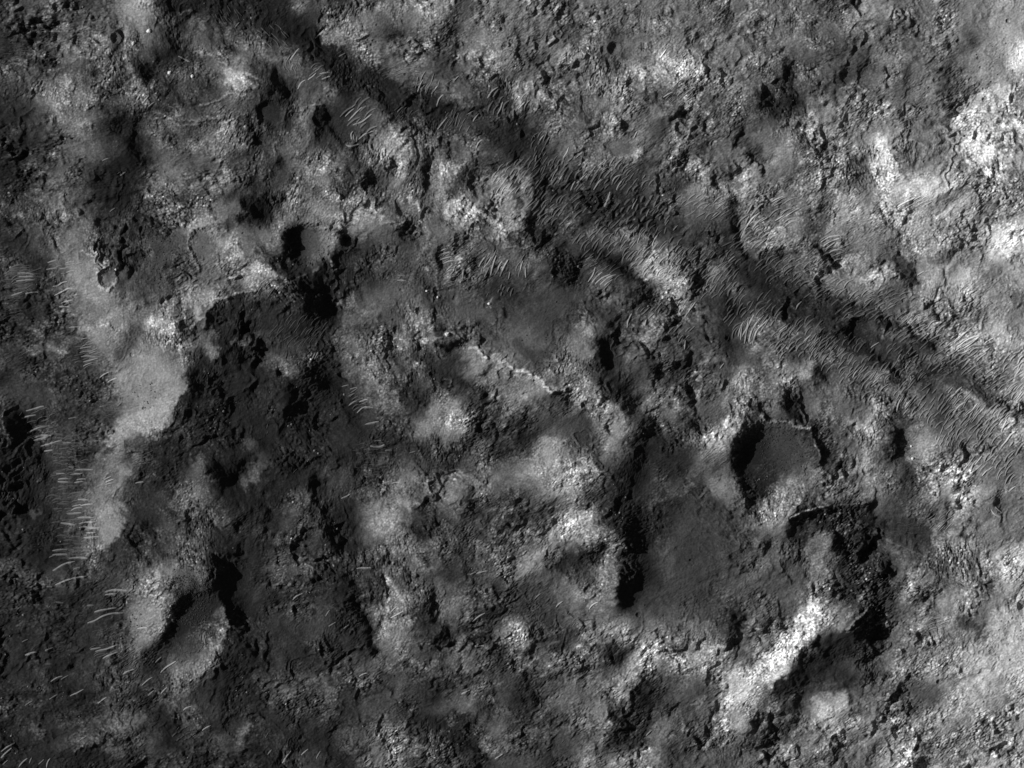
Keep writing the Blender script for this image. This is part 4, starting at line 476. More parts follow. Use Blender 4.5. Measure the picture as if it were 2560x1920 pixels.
for t, L in SLOPE2.items():
    k = t[2] if len(t) > 2 else K
    DARK_S += [(t, e[0], e[1] * K / k, [(e[i], e[i + 1]) for i in range(2, len(e), 2)]) for e in L]

# ground colour with much of the surveyed shade painted in; relief takes the rest
def level_lin(T):
    return lin(np.interp(np.clip(T, 0, 9), np.arange(10), LV))
FLAT = (5.0 * math.sin(SUN_EL) / math.pi + .012) * 2 ** .4
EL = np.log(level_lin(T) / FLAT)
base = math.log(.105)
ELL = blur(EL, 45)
SHADED_ALB = np.exp(ELL + .56 * (EL - ELL))
SHADED_ALB = np.clip(SHADED_ALB, .012, .60)
f = np.exp(EL) / SHADED_ALB
TANE = math.tan(SUN_EL)
g = (f - 1) * TANE * .9
g = np.clip(g, -.42, .5)

ux, uy = math.cos(SUN_AZ), math.sin(SUN_AZ)
S = np.zeros((NY, NX), np.float32)
for t, val, hw, pts in DARK_S:
    hw = hw / K; win, d = seg_dist(P(t, pts), hw * 2.4 + 10, .5)
    if win is None: continue
    S[win] += -val * (1 / (1 + np.exp((d - hw) / (hw * .3 + .8))))
S = np.maximum(S * .82, -.60)
ALLL = [(e[1], t, hw / K, pts) for t, e1, hw, pts in LINES for e in [(0, e1)]]
for t, L in LINES2.items(): ALLL += [(e[0], t, e[1] / (t[2] if len(t) > 2 else K), [(e[i], e[i + 1]) for i in range(2, len(e), 2)]) for e in L]
for v_, t, hw, pts in ALLL:      # pale ledges stand proud: a lit face and a shaded one behind
    p = P(t, pts)
    for sg, o in ((.42, -1.5), (-.48, hw + 4.5)):
        win, d = seg_dist([(x + ux * o, y + uy * o) for x, y in p], hw * 2.4 + 10, .3)
        if win is not None: S[win] += sg * (1 / (1 + np.exp((d - hw - 1.5) / .9)))
for t, val, hw, pts in BRIGHT:
    hw = hw / K; win, d = seg_dist(P(t, pts), hw * 2.4 + 10, .5)
    if win is None: continue
    m = (1 / (1 + np.exp((d - hw) / (hw * .3 + .8))))
    S[win] += max(0, (val - 5.2)) * .09 * m
g = g + S

ux, uy = math.cos(SUN_AZ), math.sin(SUN_AZ)                   # the way the light travels, on the ground (y down)
def relief(g, lam=.05, lmax=520.0):
    D = 1j * (kx * ux + ky * uy); k2 = kx * kx + ky * ky
    mu = (2 * np.pi / lmax) ** 2
    h = np.fft.rfft2(g) * np.conj(D) / (np.abs(D) ** 2 + lam * k2 + mu * .25)
    h[0, 0] = 0
    return np.fft.irfft2(h, s=(NY, NX)).astype(np.float32)
H = relief(g - g.mean()) * M_PX                               # metres

# rock texture: ledges, crests, rubble and grain, all real relief
rl = [1 - np.abs(warp(flow(90 + 10 * i, L * .55, L * 1.5, .6, 1.7), L * .18)) for i, L in enumerate((26, 52, 110))]
rl = [r - r.mean() for r in rl]
patch = np.clip(.55 + .55 * spec(10, 50, 300, 1.0), .05, 1.5)
led = warp(flow(220, 14, 130, 1.7, 2.6), 6)
stair = (led * 3.2); stair = (np.floor(stair) + 1 / (1 + np.exp(-((stair % 1) - .5) * 14))) / 3.2
Rr = np.clip(R, 0, 2.0)
H += Rr * (.85 * rl[0] + 1.45 * rl[1] * (1.3 - .5 * patch) + .75 * mid * patch + .74 * grain * (.45 + patch) + 1.7 * (stair - led) * patch)
rl3 = 1 - np.abs(warp(flow(130, 110, 300, .6, 1.9), 26)); rl3 -= rl3.mean()
H += (.26 + .68 * Rr) * (5.0 * rl[2] + 8.5 * rl3) + .24 * grain + 3.0 * spec(11, 160, 700, 1.5)
fine = spec(14, 4.2, 12, .2); fleck = np.maximum(spec(15, 4.2, 18, .5) - .9, 0); mott = flow(200, 6, 60, .9, 1.6); mot2 = spec(13, 25, 220, 1.1)
SHADED_ALB = SHADED_ALB * np.exp((.05 + .24 * Rr) * mott + (.06 * Rr + .03) * mot2 + (.09 + .24 * Rr) * fine + .55 * Rr * fleck * patch - .10 * Rr - .06)
# craters
ID = np.zeros((NY, NX), np.int16); PARTM = np.zeros((NY, NX), np.int8)
craters = []
def dig(cx, cy, r, depth, fill, rim, st, ang, rag=1.0):
    i0 = max(0, int((cx - r * 3.2 * st - OX) / PX)); i1 = min(NX, int((cx + r * 3.2 * st - OX) / PX) + 2)
    j0 = max(0, int((cy - r * 3.2 * st - OY) / PX)); j1 = min(NY, int((cy + r * 3.2 * st - OY) / PX) + 2)
    sl = (slice(j0, j1), slice(i0, i1))
    q = min(1.0, r / 45.0) * rag
    x = XX[sl] + (w1[sl] * 2.2 + w3[sl] * 1.6) * q - cx; y = YY[sl] + (w2[sl] * 2.2 + w4[sl] * 1.6) * q - cy
    c, s = math.cos(math.radians(ang)), math.sin(math.radians(ang))
    a = (x * c + y * s) / st; b = -x * s + y * c
    d = np.hypot(a, b) / r
    dep = depth * 2 * r * M_PX
    bowl = np.maximum(d ** 2.2 - 1, -1 + fill * .6)
    prof = np.where(d < 1, dep * bowl, 0)
    rimh = rim * dep * .28 * np.where(d < 1, np.exp(-((1 - d) / .09) ** 2), np.exp(-((d - 1) / .26)))
    inside = 1 / (1 + np.exp((d - 1.0) / .05))
    # old relief inside the bowl is flattened to its mean
    kf = .72 + .2 * (d < .75)
    H[sl] = H[sl] * (1 - kf * inside) + kf * inside * H[sl][d < 1].mean() + prof + rimh
    return sl, d
for n, (t, x, y, r, depth, fill, rim, st, ang, lab) in enumerate(CR):
    if not lab: continue
    (cx, cy), = P(t, [(x, y)]); rr = r / K
    sl, d = dig(cx, cy, rr, depth, fill, rim, st, ang)
    craters.append((cx, cy, rr, lab))
    k = len(craters)
    c, s = math.cos(math.radians(ang)), math.sin(math.radians(ang))
    dx, dy = XX[sl] - cx, YY[sl] - cy
    d = np.hypot((dx * c + dy * s) / st, -dx * s + dy * c) / rr
    m = d < 1.12
    ID[sl][m] = k
    pf = .62 if fill < .5 else .74
    PARTM[sl][m] = np.where(d[m] < pf, 2, np.where(d[m] < .97, 1, 3))
rq = random.Random(5)
for _ in range(230):      # a scatter of old pits of all small sizes, denser on the bare plains at the right
    x_, y_ = rq.uniform(0, 2560), rq.uniform(0, 1920)
    if rq.random() < (.25 if x_ < 1500 else .5) * (1.6 if x_ > 2150 else 1): TINY.append(((0, 0), x_ * K, y_ * K, min(22, 6 * rq.random() ** -.55)))
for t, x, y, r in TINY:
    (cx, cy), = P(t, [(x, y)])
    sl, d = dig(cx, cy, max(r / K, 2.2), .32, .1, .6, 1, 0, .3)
    SHADED_ALB[sl] *= 1 - .35 * (d < .9)
SHADED_ALB = np.clip(SHADED_ALB, .010, .75).astype(np.float32)
FIELDS = [
((0,1),180,740,150,120,-4,26,110,1),((0,1),560,640,150,60,-8,22,60,1),((0,1),740,1400,100,130,-14,24,90,1),((0,1),120,1420,110,60,-25,26,60,0),((0,1),100,1000,80,150,-6,22,60,0),
((0,2),620,640,190,200,-2,19,90,1),((0,2),560,1000,130,300,-3,21,90,1),((0,2),350,330,120,140,-16,26,110,1),((0,2),560,480,100,70,4,18,90,1),((0,2),900,200,110,110,0,20,70,0),((0,2),640,1420,150,100,0,24,100,1),((0,2),1250,640,120,60,-18,20,70,0),
((0,0),120,420,120,130,2,22,110,0),((0,0),2000,150,170,80,60,26,70,0),((0,0),60,280,60,40,10,22,60,0),
((1,0),160,300,150,90,45,24,90,1),((1,0),300,560,90,60,70,24,70,1),((1,0),900,1000,130,170,-45,40,140,1),((1,0),1460,740,120,90,-72,26,90,1),((1,0),1750,1050,130,120,-65,22,110,1),((1,0),1280,960,100,60,-45,26,80,0),((1,0),2050,880,120,120,-58,40,90,1),((1,0),1250,610,200,60,-14,26,90,0),((1,0),540,600,100,60,-30,30,90,1),
((2,0),80,900,70,80,-50,26,90,1),((2,0),230,1250,90,110,-60,26,80,1),((2,0),500,1480,260,150,-52,34,90,1),((2,0),850,1500,160,120,-50,30,90,1),((2,0),1450,830,140,90,-42,22,80,0),((2,0),360,1420,120,90,-62,28,80,1),((2,0),1060,1580,160,70,-50,30,80,1),
((2,1),800,720,130,90,-40,24,100,1),((2,1),680,600,70,60,-30,22,60,1),((2,1),1180,350,170,60,-60,24,70,1),((2,1),2060,280,130,150,-50,36,130,1),((2,1),2060,1200,140,120,-62,30,150,1),((2,1),1450,1200,140,60,-50,30,90,1),((2,1),1180,1020,150,60,-55,28,80,1),((2,1),1130,170,260,140,-55,44,70,1),((2,1),1880,560,110,70,-45,30,60,1),((2,1),1350,740,130,90,-10,20,60,0),((2,1),90,650,70,90,-78,26,100,1),((2,1),1940,870,60,60,-48,22,70,0),((2,1),1480,1000,90,60,-60,26,70,1),
((3,1),150,150,150,120,-27,30,140,1),((3,1),560,460,110,130,-24,34,120,1),((3,1),700,250,150,60,-12,24,110,0),((3,1),400,600,130,110,-35,22,60,0),((3,1),180,1220,150,90,-38,28,90,1),((3,1),480,1340,160,90,-50,28,70,1),((3,1),1120,1360,150,90,-48,30,80,1),((3,1),1380,1500,170,100,-50,34,70,1),((3,1),1700,1290,170,90,-34,34,160,1),((3,1),1250,1110,150,70,-36,26,90,0),((3,1),1750,1500,120,80,-40,30,110,1),((3,1),2100,1500,110,120,-50,34,110,1),((3,1),1300,80,170,60,-26,26,90,0),((3,1),1050,480,130,50,-8,24,110,0),((3,1),760,1600,200,60,-45,32,90,1),((3,1),1000,900,260,60,-28,34,90,0),
((3,2),1650,200,170,140,-48,30,100,1),((3,2),1950,330,180,160,-50,34,110,1),((3,2),2130,80,90,110,-52,28,110,1),((3,2),1950,720,220,140,-50,30,130,1),((3,2),1560,460,110,70,-65,24,60,1),((3,2),1220,600,70,90,8,15,80,1),((3,2),1160,170,60,60,-60,26,90,1),((3,2),1500,1180,130,80,-42,24,80,0),((3,2),1320,640,60,60,20,18,50,0),((3,2),1200,1250,170,60,4,20,140,0),((3,2),2050,560,130,60,-50,34,110,1),
((3,3),1170,180,60,120,8,18,90,1),((3,3),1450,400,110,70,-20,14,70,1),((3,3),1350,90,120,60,16,22,90,0),((3,3),1650,60,110,50,30,22,90,0),
((1,1),1640,580,60,90,-25,20,90,1),((1,1),2060,640,130,90,-65,32,110,1),((1,1),1900,560,130,110,-40,20,40,0),((1,1),350,1200,260,130,-48,24,130,0),((1,1),120,850,130,80,-52,22,120,0),((1,1),1690,760,60,60,-15,18,60,1),((1,1),1250,740,50,50,12,18,70,1),((1,1),2130,860,80,50,-68,30,60,1),
((1,2),860,130,70,110,-30,26,70,1),((1,2),1010,700,110,110,0,22,70,0),((1,2),1000,560,150,60,-2,24,80,0),((0,3),900,640,130,60,-22,20,100,1),((0,3),1130,700,110,110,-35,24,50,0),((0,3),950,480,130,60,-14,26,60,0),((0,3),1760,520,80,40,-85,30,60,1),((2,2),1750,620,100,90,-40,24,80,0),((0,3),1600,1350,110,90,-35,40,40,0),
]

vp = VALLEY[7:]
for (x1, y1), (x2, y2) in zip(vp[:-1], vp[1:]):      # the two ripple belts that follow the valley
    l = math.hypot(x2 - x1, y2 - y1); n_x, n_y = -(y2 - y1) / l, (x2 - x1) / l
    for off, rr in ((74, 52), (-64, 34)):
        FIELDS.append(((0, 0), ((x1 + x2) / 2 + n_x * off) * K, ((y1 + y2) / 2 + n_y * off) * K, l * .62 * K, rr * K, -50 if off > 0 else -36, 30, 95, 1) if (off > 0 or x1 > 1500) else FIELDS[0])
def field_waves():
    HBL = blur(H, 9.0)
    for t, cx, cy, rx, ry, ang, sp, ln, st in FIELDS:
        (px, py), = P(t, [(cx, cy)]); rx, ry, sp = rx / K, ry / K, max(sp * 1.15 / K, 8.0)
        R_ = max(rx, ry) * 1.35
        i0 = max(0, int((px - R_ - OX) / PX)); i1 = min(NX, int((px + R_ - OX) / PX)); j0 = max(0, int((py - R_ - OY) / PX)); j1 = min(NY, int((py + R_ - OY) / PX))
        sl = (slice(j0, j1), slice(i0, i1))
        x = XX[sl] - px + w1[sl] * 2.2; y = YY[sl] - py + w2[sl] * 2.2
        e = np.sqrt((x / rx) ** 2 + (y / ry) ** 2)
        m = 1 / (1 + np.exp((e - 1) / .12)) * np.clip(.55 + .5 * mid[sl], 0, 1.2)
        c, s_ = math.cos(math.radians(ang)), math.sin(math.radians(ang))
        v = -x * s_ + y * c; u = x * c + y * s_
        ph = 2 * np.pi * v / sp + .9 * np.sin(u / (ln / K) * 2.1 + v * .02 + cx)
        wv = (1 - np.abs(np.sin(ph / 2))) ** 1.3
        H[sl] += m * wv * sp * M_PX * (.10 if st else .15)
        SHADED_ALB[sl] *= 1 + m * (wv - .35) * .3
        H[sl] -= (.75 if st else .3) * np.clip(m, 0, 1) * (H[sl] - HBL[sl])
field_waves(); SHADED_ALB = np.clip(SHADED_ALB, .010, .75).astype(np.float32)

# ------------------------------------------------------------------ material of the ground
def ground_material(name, grain_amt, bump):
    m = bpy.data.materials.new(name); m.use_nodes = True
    nt = m.node_tree; N = nt.nodes; L = nt.links
    b = N['Principled BSDF']; b.inputs['Roughness'].default_value = .95; b.inputs['Specular IOR Level'].default_value = .08
    at = N.new('ShaderNodeAttribute'); at.attribute_name = 'tone'  # ground colour that also carries painted shade
    tc = N.new('ShaderNodeTexCoord')
    n1 = N.new('ShaderNodeTexNoise'); n1.inputs['Scale'].default_value = .11; n1.inputs['Detail'].default_value = 4; n1.inputs['Roughness'].default_value = .7
    mr = N.new('ShaderNodeMapRange'); mr.inputs[1].default_value = .25; mr.inputs[2].default_value = .75
    mr.inputs[3].default_value = 1 - grain_amt; mr.inputs[4].default_value = 1 + grain_amt
    mu = N.new('ShaderNodeMath'); mu.operation = 'MULTIPLY'
    bp = N.new('ShaderNodeBump'); bp.inputs['Strength'].default_value = bump; bp.inputs['Distance'].default_value = 1.2
    L.new(tc.outputs['Object'], n1.inputs['Vector']); L.new(n1.outputs[0], mr.inputs[0])
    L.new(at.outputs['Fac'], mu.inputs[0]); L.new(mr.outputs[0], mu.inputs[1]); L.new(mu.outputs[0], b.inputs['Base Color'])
    L.new(n1.outputs[0], bp.inputs['Height']); L.new(bp.outputs[0], b.inputs['Normal'])
    return m
MAT_G = ground_material('shaded_rock_and_dust', .28, .8)

# ------------------------------------------------------------------ ground regions (each a piece of the same sheet)
REG = [   # name, category, label, tile, outline in tile units
('valley','valley','dark sand valley running from the top left corner to the right edge', (1,0), [(-700,-300),(300,-300),(560,280),(800,520),(1050,560),(1400,800),(1800,900),(2300,1080),(2900,1300),(3700,1500),(4100,1800),(4500,2150),(5000,2500),(5500,2800),(6200,3100),(7000,3500),(7000,4100),(6300,3900),(5700,3500),(5000,3050),(4400,2800),(3900,2600),(3300,2400),(2900,2100),(2500,2250),(2200,2050),(2300,1900),(2100,1500),(1700,1200),(1350,1000),(1100,900),(760,700),(420,380),(0,230),(-700,200)]),
('ridge','ridge','long pale smooth ridge curving down the left side', (0,1), [(600,560),(840,560),(920,900),(1100,1120),(1500,1200),(1680,1560),(1620,1900),(1400,2120),(1120,2280),(1030,2580),(1080,2860),(1000,3020),(850,3080),(780,2900),(850,2600),(800,2350),(900,2080),(960,1800),(880,1550),(780,1300),(600,1000),(560,700)]),
('hill','hill','pale hill cut by the slumped crater at lower left', (0,3), [(1000,-120),(1900,-250),(2020,100),(2060,420),(1950,650),(1780,850),(1500,960),(1300,800),(1180,660),(1080,400),(1100,150)]),
('basin','basin','dark rippled basin below the black walled crater', (0,1), [(1790,960),(2200,860),(2600,880),(2860,1100),(2880,1350),(2700,1450),(2300,1420),(2100,1250),(1830,1230)]),
('slope','slope','dark boulder dotted slope between two craters at left', (0,1), [(830,250),(1250,300),(1600,360),(1640,560),(1600,850),(1400,880),(1000,640),(850,480)]),
('plateau','plateau','bright cratered plain along the right edge', (3,0), [(1900,-200),(2800,-200),(2800,3200),(2000,3000),(1700,2700),(1480,2300),(1200,1700),(1600,1500),(1740,1350),(1500,1000),(1650,850),(1800,600)]),
('ridge','ridge','narrow ridge with a white crest line in the middle of the picture', (1,1), [(1700,1280),(1950,1180),(2250,1480),(2600,1700),(2560,1780),(2350,1850),(2050,1760),(1780,1560),(1640,1450)]),
('scarp','scarp','dark rubbly scarp below the largest crater at lower right', (3,2), [(180,1180),(420,1050),(900,1010),(960,1200),(900,1350),(1000,1500),(1060,1700),(1100,2000),(1000,2300),(900,2500),(780,2300),(740,2050),(600,1750),(560,1500),(380,1350),(170,1420)]),
('slope','slope','white sunlit slope at lower right, the brightest ground in the picture', (3,3), [(-100,900),(-20,720),(120,600),(260,400),(340,230),(470,260),(480,380),(400,520),(250,740),(120,880),(-60,1000)]),
('hollow','hollow','broad dark smooth hollow left of the rubbly scarp', (2,2), [(1100,1050),(1400,1000),(2000,1100),(2400,1150),(2200,1900),(1900,2000),(1300,1980),(1000,1850),(1000,1400)]),
('hill','hill','rounded pale hill with white blotches left of the black valley floor', (2,2), [(60,520),(420,440),(720,640),(860,900),(780,1300),(560,1400),(440,1180),(300,950),(60,860)]),
('hill','hill','brightly lit rounded rocky rise in the dark valley above centre', (2,1), [(1020,560),(1250,540),(1500,680),(1520,800),(1400,900),(1200,850),(1060,700)]),
('slope','slope','dark shadowed valley floor at the left edge', (0,2), [(-300,100),(90,120),(230,420),(380,580),(440,900),(400,1300),(200,1600),(-300,1700)]),
('flat','sand flat','grey smooth sand flat between the rocks in the middle', (2,1), [(60,860),(520,800),(560,1000),(500,1180),(600,1280),(420,1420),(100,1480),(-60,1300),(-20,1050)]),
]
def inside(poly, x, y):
    c = np.zeros(x.shape, bool); n = len(poly)
    for a in range(n):
        x1, y1 = poly[a]; x2, y2 = poly[(a + 1) % n]
        if y1 == y2: continue
        c ^= ((y1 > y) != (y2 > y)) & (x < (x2 - x1) * (y - y1) / (y2 - y1) + x1)
    return c
REGM = np.zeros((NY, NX), np.int16)
for k, (_, _, _, t, poly) in enumerate(REG):
    REGM[inside(P(t, poly), WX + (WX - XX) * 1.0, WY + (WY - YY) * 1.0)] = k + 1

# mesh grid: 2 px cells in the frame, widening far outside it
def axis(a, b, step, far):
    mid = np.arange(a, b + .1, step); out = []; v, s = b, step
    while v < b + far: s *= 1.35; v += s; out.append(v - b)
    o = np.array(out)
    return np.concatenate([a - o[::-1], mid, b + o])
gx = axis(-60, 2620, 2.0, 9000); gy = axis(-50, 1970, 2.0, 9000)
GX, GY = np.meshgrid(gx, gy)
HV = samp(H, GX, GY); AV = samp(SHADED_ALB, GX, GY)
ny, nx = GX.shape
FX = (GX[:-1, :-1] + GX[1:, 1:]) / 2; FY = (GY[:-1, :-1] + GY[1:, 1:]) / 2
fi = np.clip(np.round((FX - OX) / PX).astype(int), 0, NX - 1); fj = np.clip(np.round((FY - OY) / PX).astype(int), 0, NY - 1)
FID = ID[fj, fi]; FPT = PARTM[fj, fi]; FRG = REGM[fj, fi]
inframe = (FX > OX + 4) & (FX < OX + NX * PX - 4) & (FY > OY + 4) & (FY < OY + NY * PX - 4)
FID[~inframe] = 0; FRG[~inframe] = 0
VI = np.arange(ny * nx).reshape(ny, nx)
QUAD = np.stack([VI[1:, :-1], VI[1:, 1:], VI[:-1, 1:], VI[:-1, :-1]], -1)
CO = np.stack([(GX - 1280) * M_PX, (960 - GY) * M_PX, HV], -1).reshape(-1, 3).astype(np.float32)
AVf = AV.reshape(-1).astype(np.float32)

def link(name, data=None, parent=None, origin=None):
    o = bpy.data.objects.new(name, data); scene.collection.objects.link(o)
    if origin is not None: o.location = origin
    if parent is not None: o.parent = parent
    return o
def tag(o, label=None, cat=None, group=None, kind=None):
    if label: o['label'] = label
    if cat: o['category'] = cat
    if group: o['group'] = group
    if kind: o['kind'] = kind
    return o
def sheet(name, mask, parent=None, origin=None):
    q = QUAD[mask]
    if len(q) == 0: return None
    u, inv = np.unique(q.reshape(-1), return_inverse=True)
    me = bpy.data.meshes.new(name)
    org = np.zeros(3, np.float32) if origin is None else np.array(origin, np.float32)
    me.vertices.add(len(u)); me.vertices.foreach_set('co', (CO[u] - org).reshape(-1))
    me.loops.add(len(inv)); me.loops.foreach_set('vertex_index', inv.astype(np.int32))
    nq = len(q); me.polygons.add(nq)
    me.polygons.foreach_set('loop_start', np.arange(0, nq * 4, 4, dtype=np.int32))
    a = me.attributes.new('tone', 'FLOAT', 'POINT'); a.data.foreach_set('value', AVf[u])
    me.update(calc_edges=True)
    me.polygons.foreach_set('use_smooth', np.zeros(nq, bool))
    me.materials.append(MAT_G)
    return link(name, me, parent, origin if parent is None else (0, 0, 0))
def world_xy(px, py): return (px - 1280) * M_PX, (960 - py) * M_PX

LOST = np.zeros(FID.shape, bool)
for k, (cx, cy, r, lab) in enumerate(craters, 1):
    x, y = world_xy(cx, cy); z = float(samp(H, cx, cy))
    m = FID == k
    if not m.any(): continue
    if r < 12:
        tag(sheet('impact_crater', m, None, (x, y, z)), lab, 'crater', 'craters pitting the ground')
    else:
        jj, ii = np.where(m); sl = (slice(jj.min(), jj.max() + 1), slice(ii.min(), ii.max() + 1))
        for v in (1, 2, 3):                                   # parts cut up by a neighbour keep their largest piece only
            a = np.pad(m[sl] & (FPT[sl] == v), 1); left = a.copy(); best = None
            while left.any():
                p0 = np.argwhere(left)[0]; c = np.zeros_like(a); c[tuple(p0)] = True
                while True:
                    n_ = c.copy(); n_[1:] |= c[:-1]; n_[:-1] |= c[1:]; n_[:, 1:] |= c[:, :-1]; n_[:, :-1] |= c[:, 1:]; n_ &= a
                    if (n_ == c).all(): break
                    c = n_
                left &= ~c
                if best is None or c.sum() > best.sum(): best = c
            if best is not None:
                drop = (a & ~best)[1:-1, 1:-1]
                LOST[sl] |= drop; m[sl] &= ~drop
        root = link('impact_crater', None, None, (x, y, z)); tag(root, lab, 'crater', 'craters pitting the ground')
        for nm, v in (('crater_wall', 1), ('crater_floor', 2), ('crater_rim', 3)):
            mm = m & (FPT == v)
            if mm.any():
                q = sheet(nm, mm, root, (x, y, z))

tag(sheet('ground', ((FID == 0) | LOST) & (FRG == 0)), 'grey rocky broken ground filling the picture between the valley, ridges and craters', 'ground', kind='structure')
for k, (nm, cat, lab, t, poly) in enumerate(REG):
    o = sheet(nm, ((FID == 0) | LOST) & (FRG == k + 1))
    if o: tag(o, lab, cat, kind='structure')

# ------------------------------------------------------------------ sand ripples
def plain_material(name, col, amt=.15, scale=.2):
    m = bpy.data.materials.new(name); m.use_nodes = True
    nt = m.node_tree; N = nt.nodes; L = nt.links
    b = N['Principled BSDF']; b.inputs['Roughness'].default_value = .95; b.inputs['Specular IOR Level'].default_value = .05
    tc = N.new('ShaderNodeTexCoord'); ns = N.new('ShaderNodeTexNoise'); ns.inputs['Scale'].default_value = scale; ns.inputs['Detail'].default_value = 3
    mr = N.new('ShaderNodeMapRange'); mr.inputs[1].default_value = .3; mr.inputs[2].default_value = .7
    mr.inputs[3].default_value = col * (1 - amt); mr.inputs[4].default_value = col * (1 + amt)
    L.new(tc.outputs['Object'], ns.inputs['Vector']); L.new(ns.outputs[0], mr.inputs[0]); L.new(mr.outputs[0], b.inputs['Base Color'])
    return m
SAND = [ground_material('dusty_sand_dim', .25, .5), ground_material('dusty_sand', .2, .4), ground_material('dusty_sand_pale', .15, .3)]

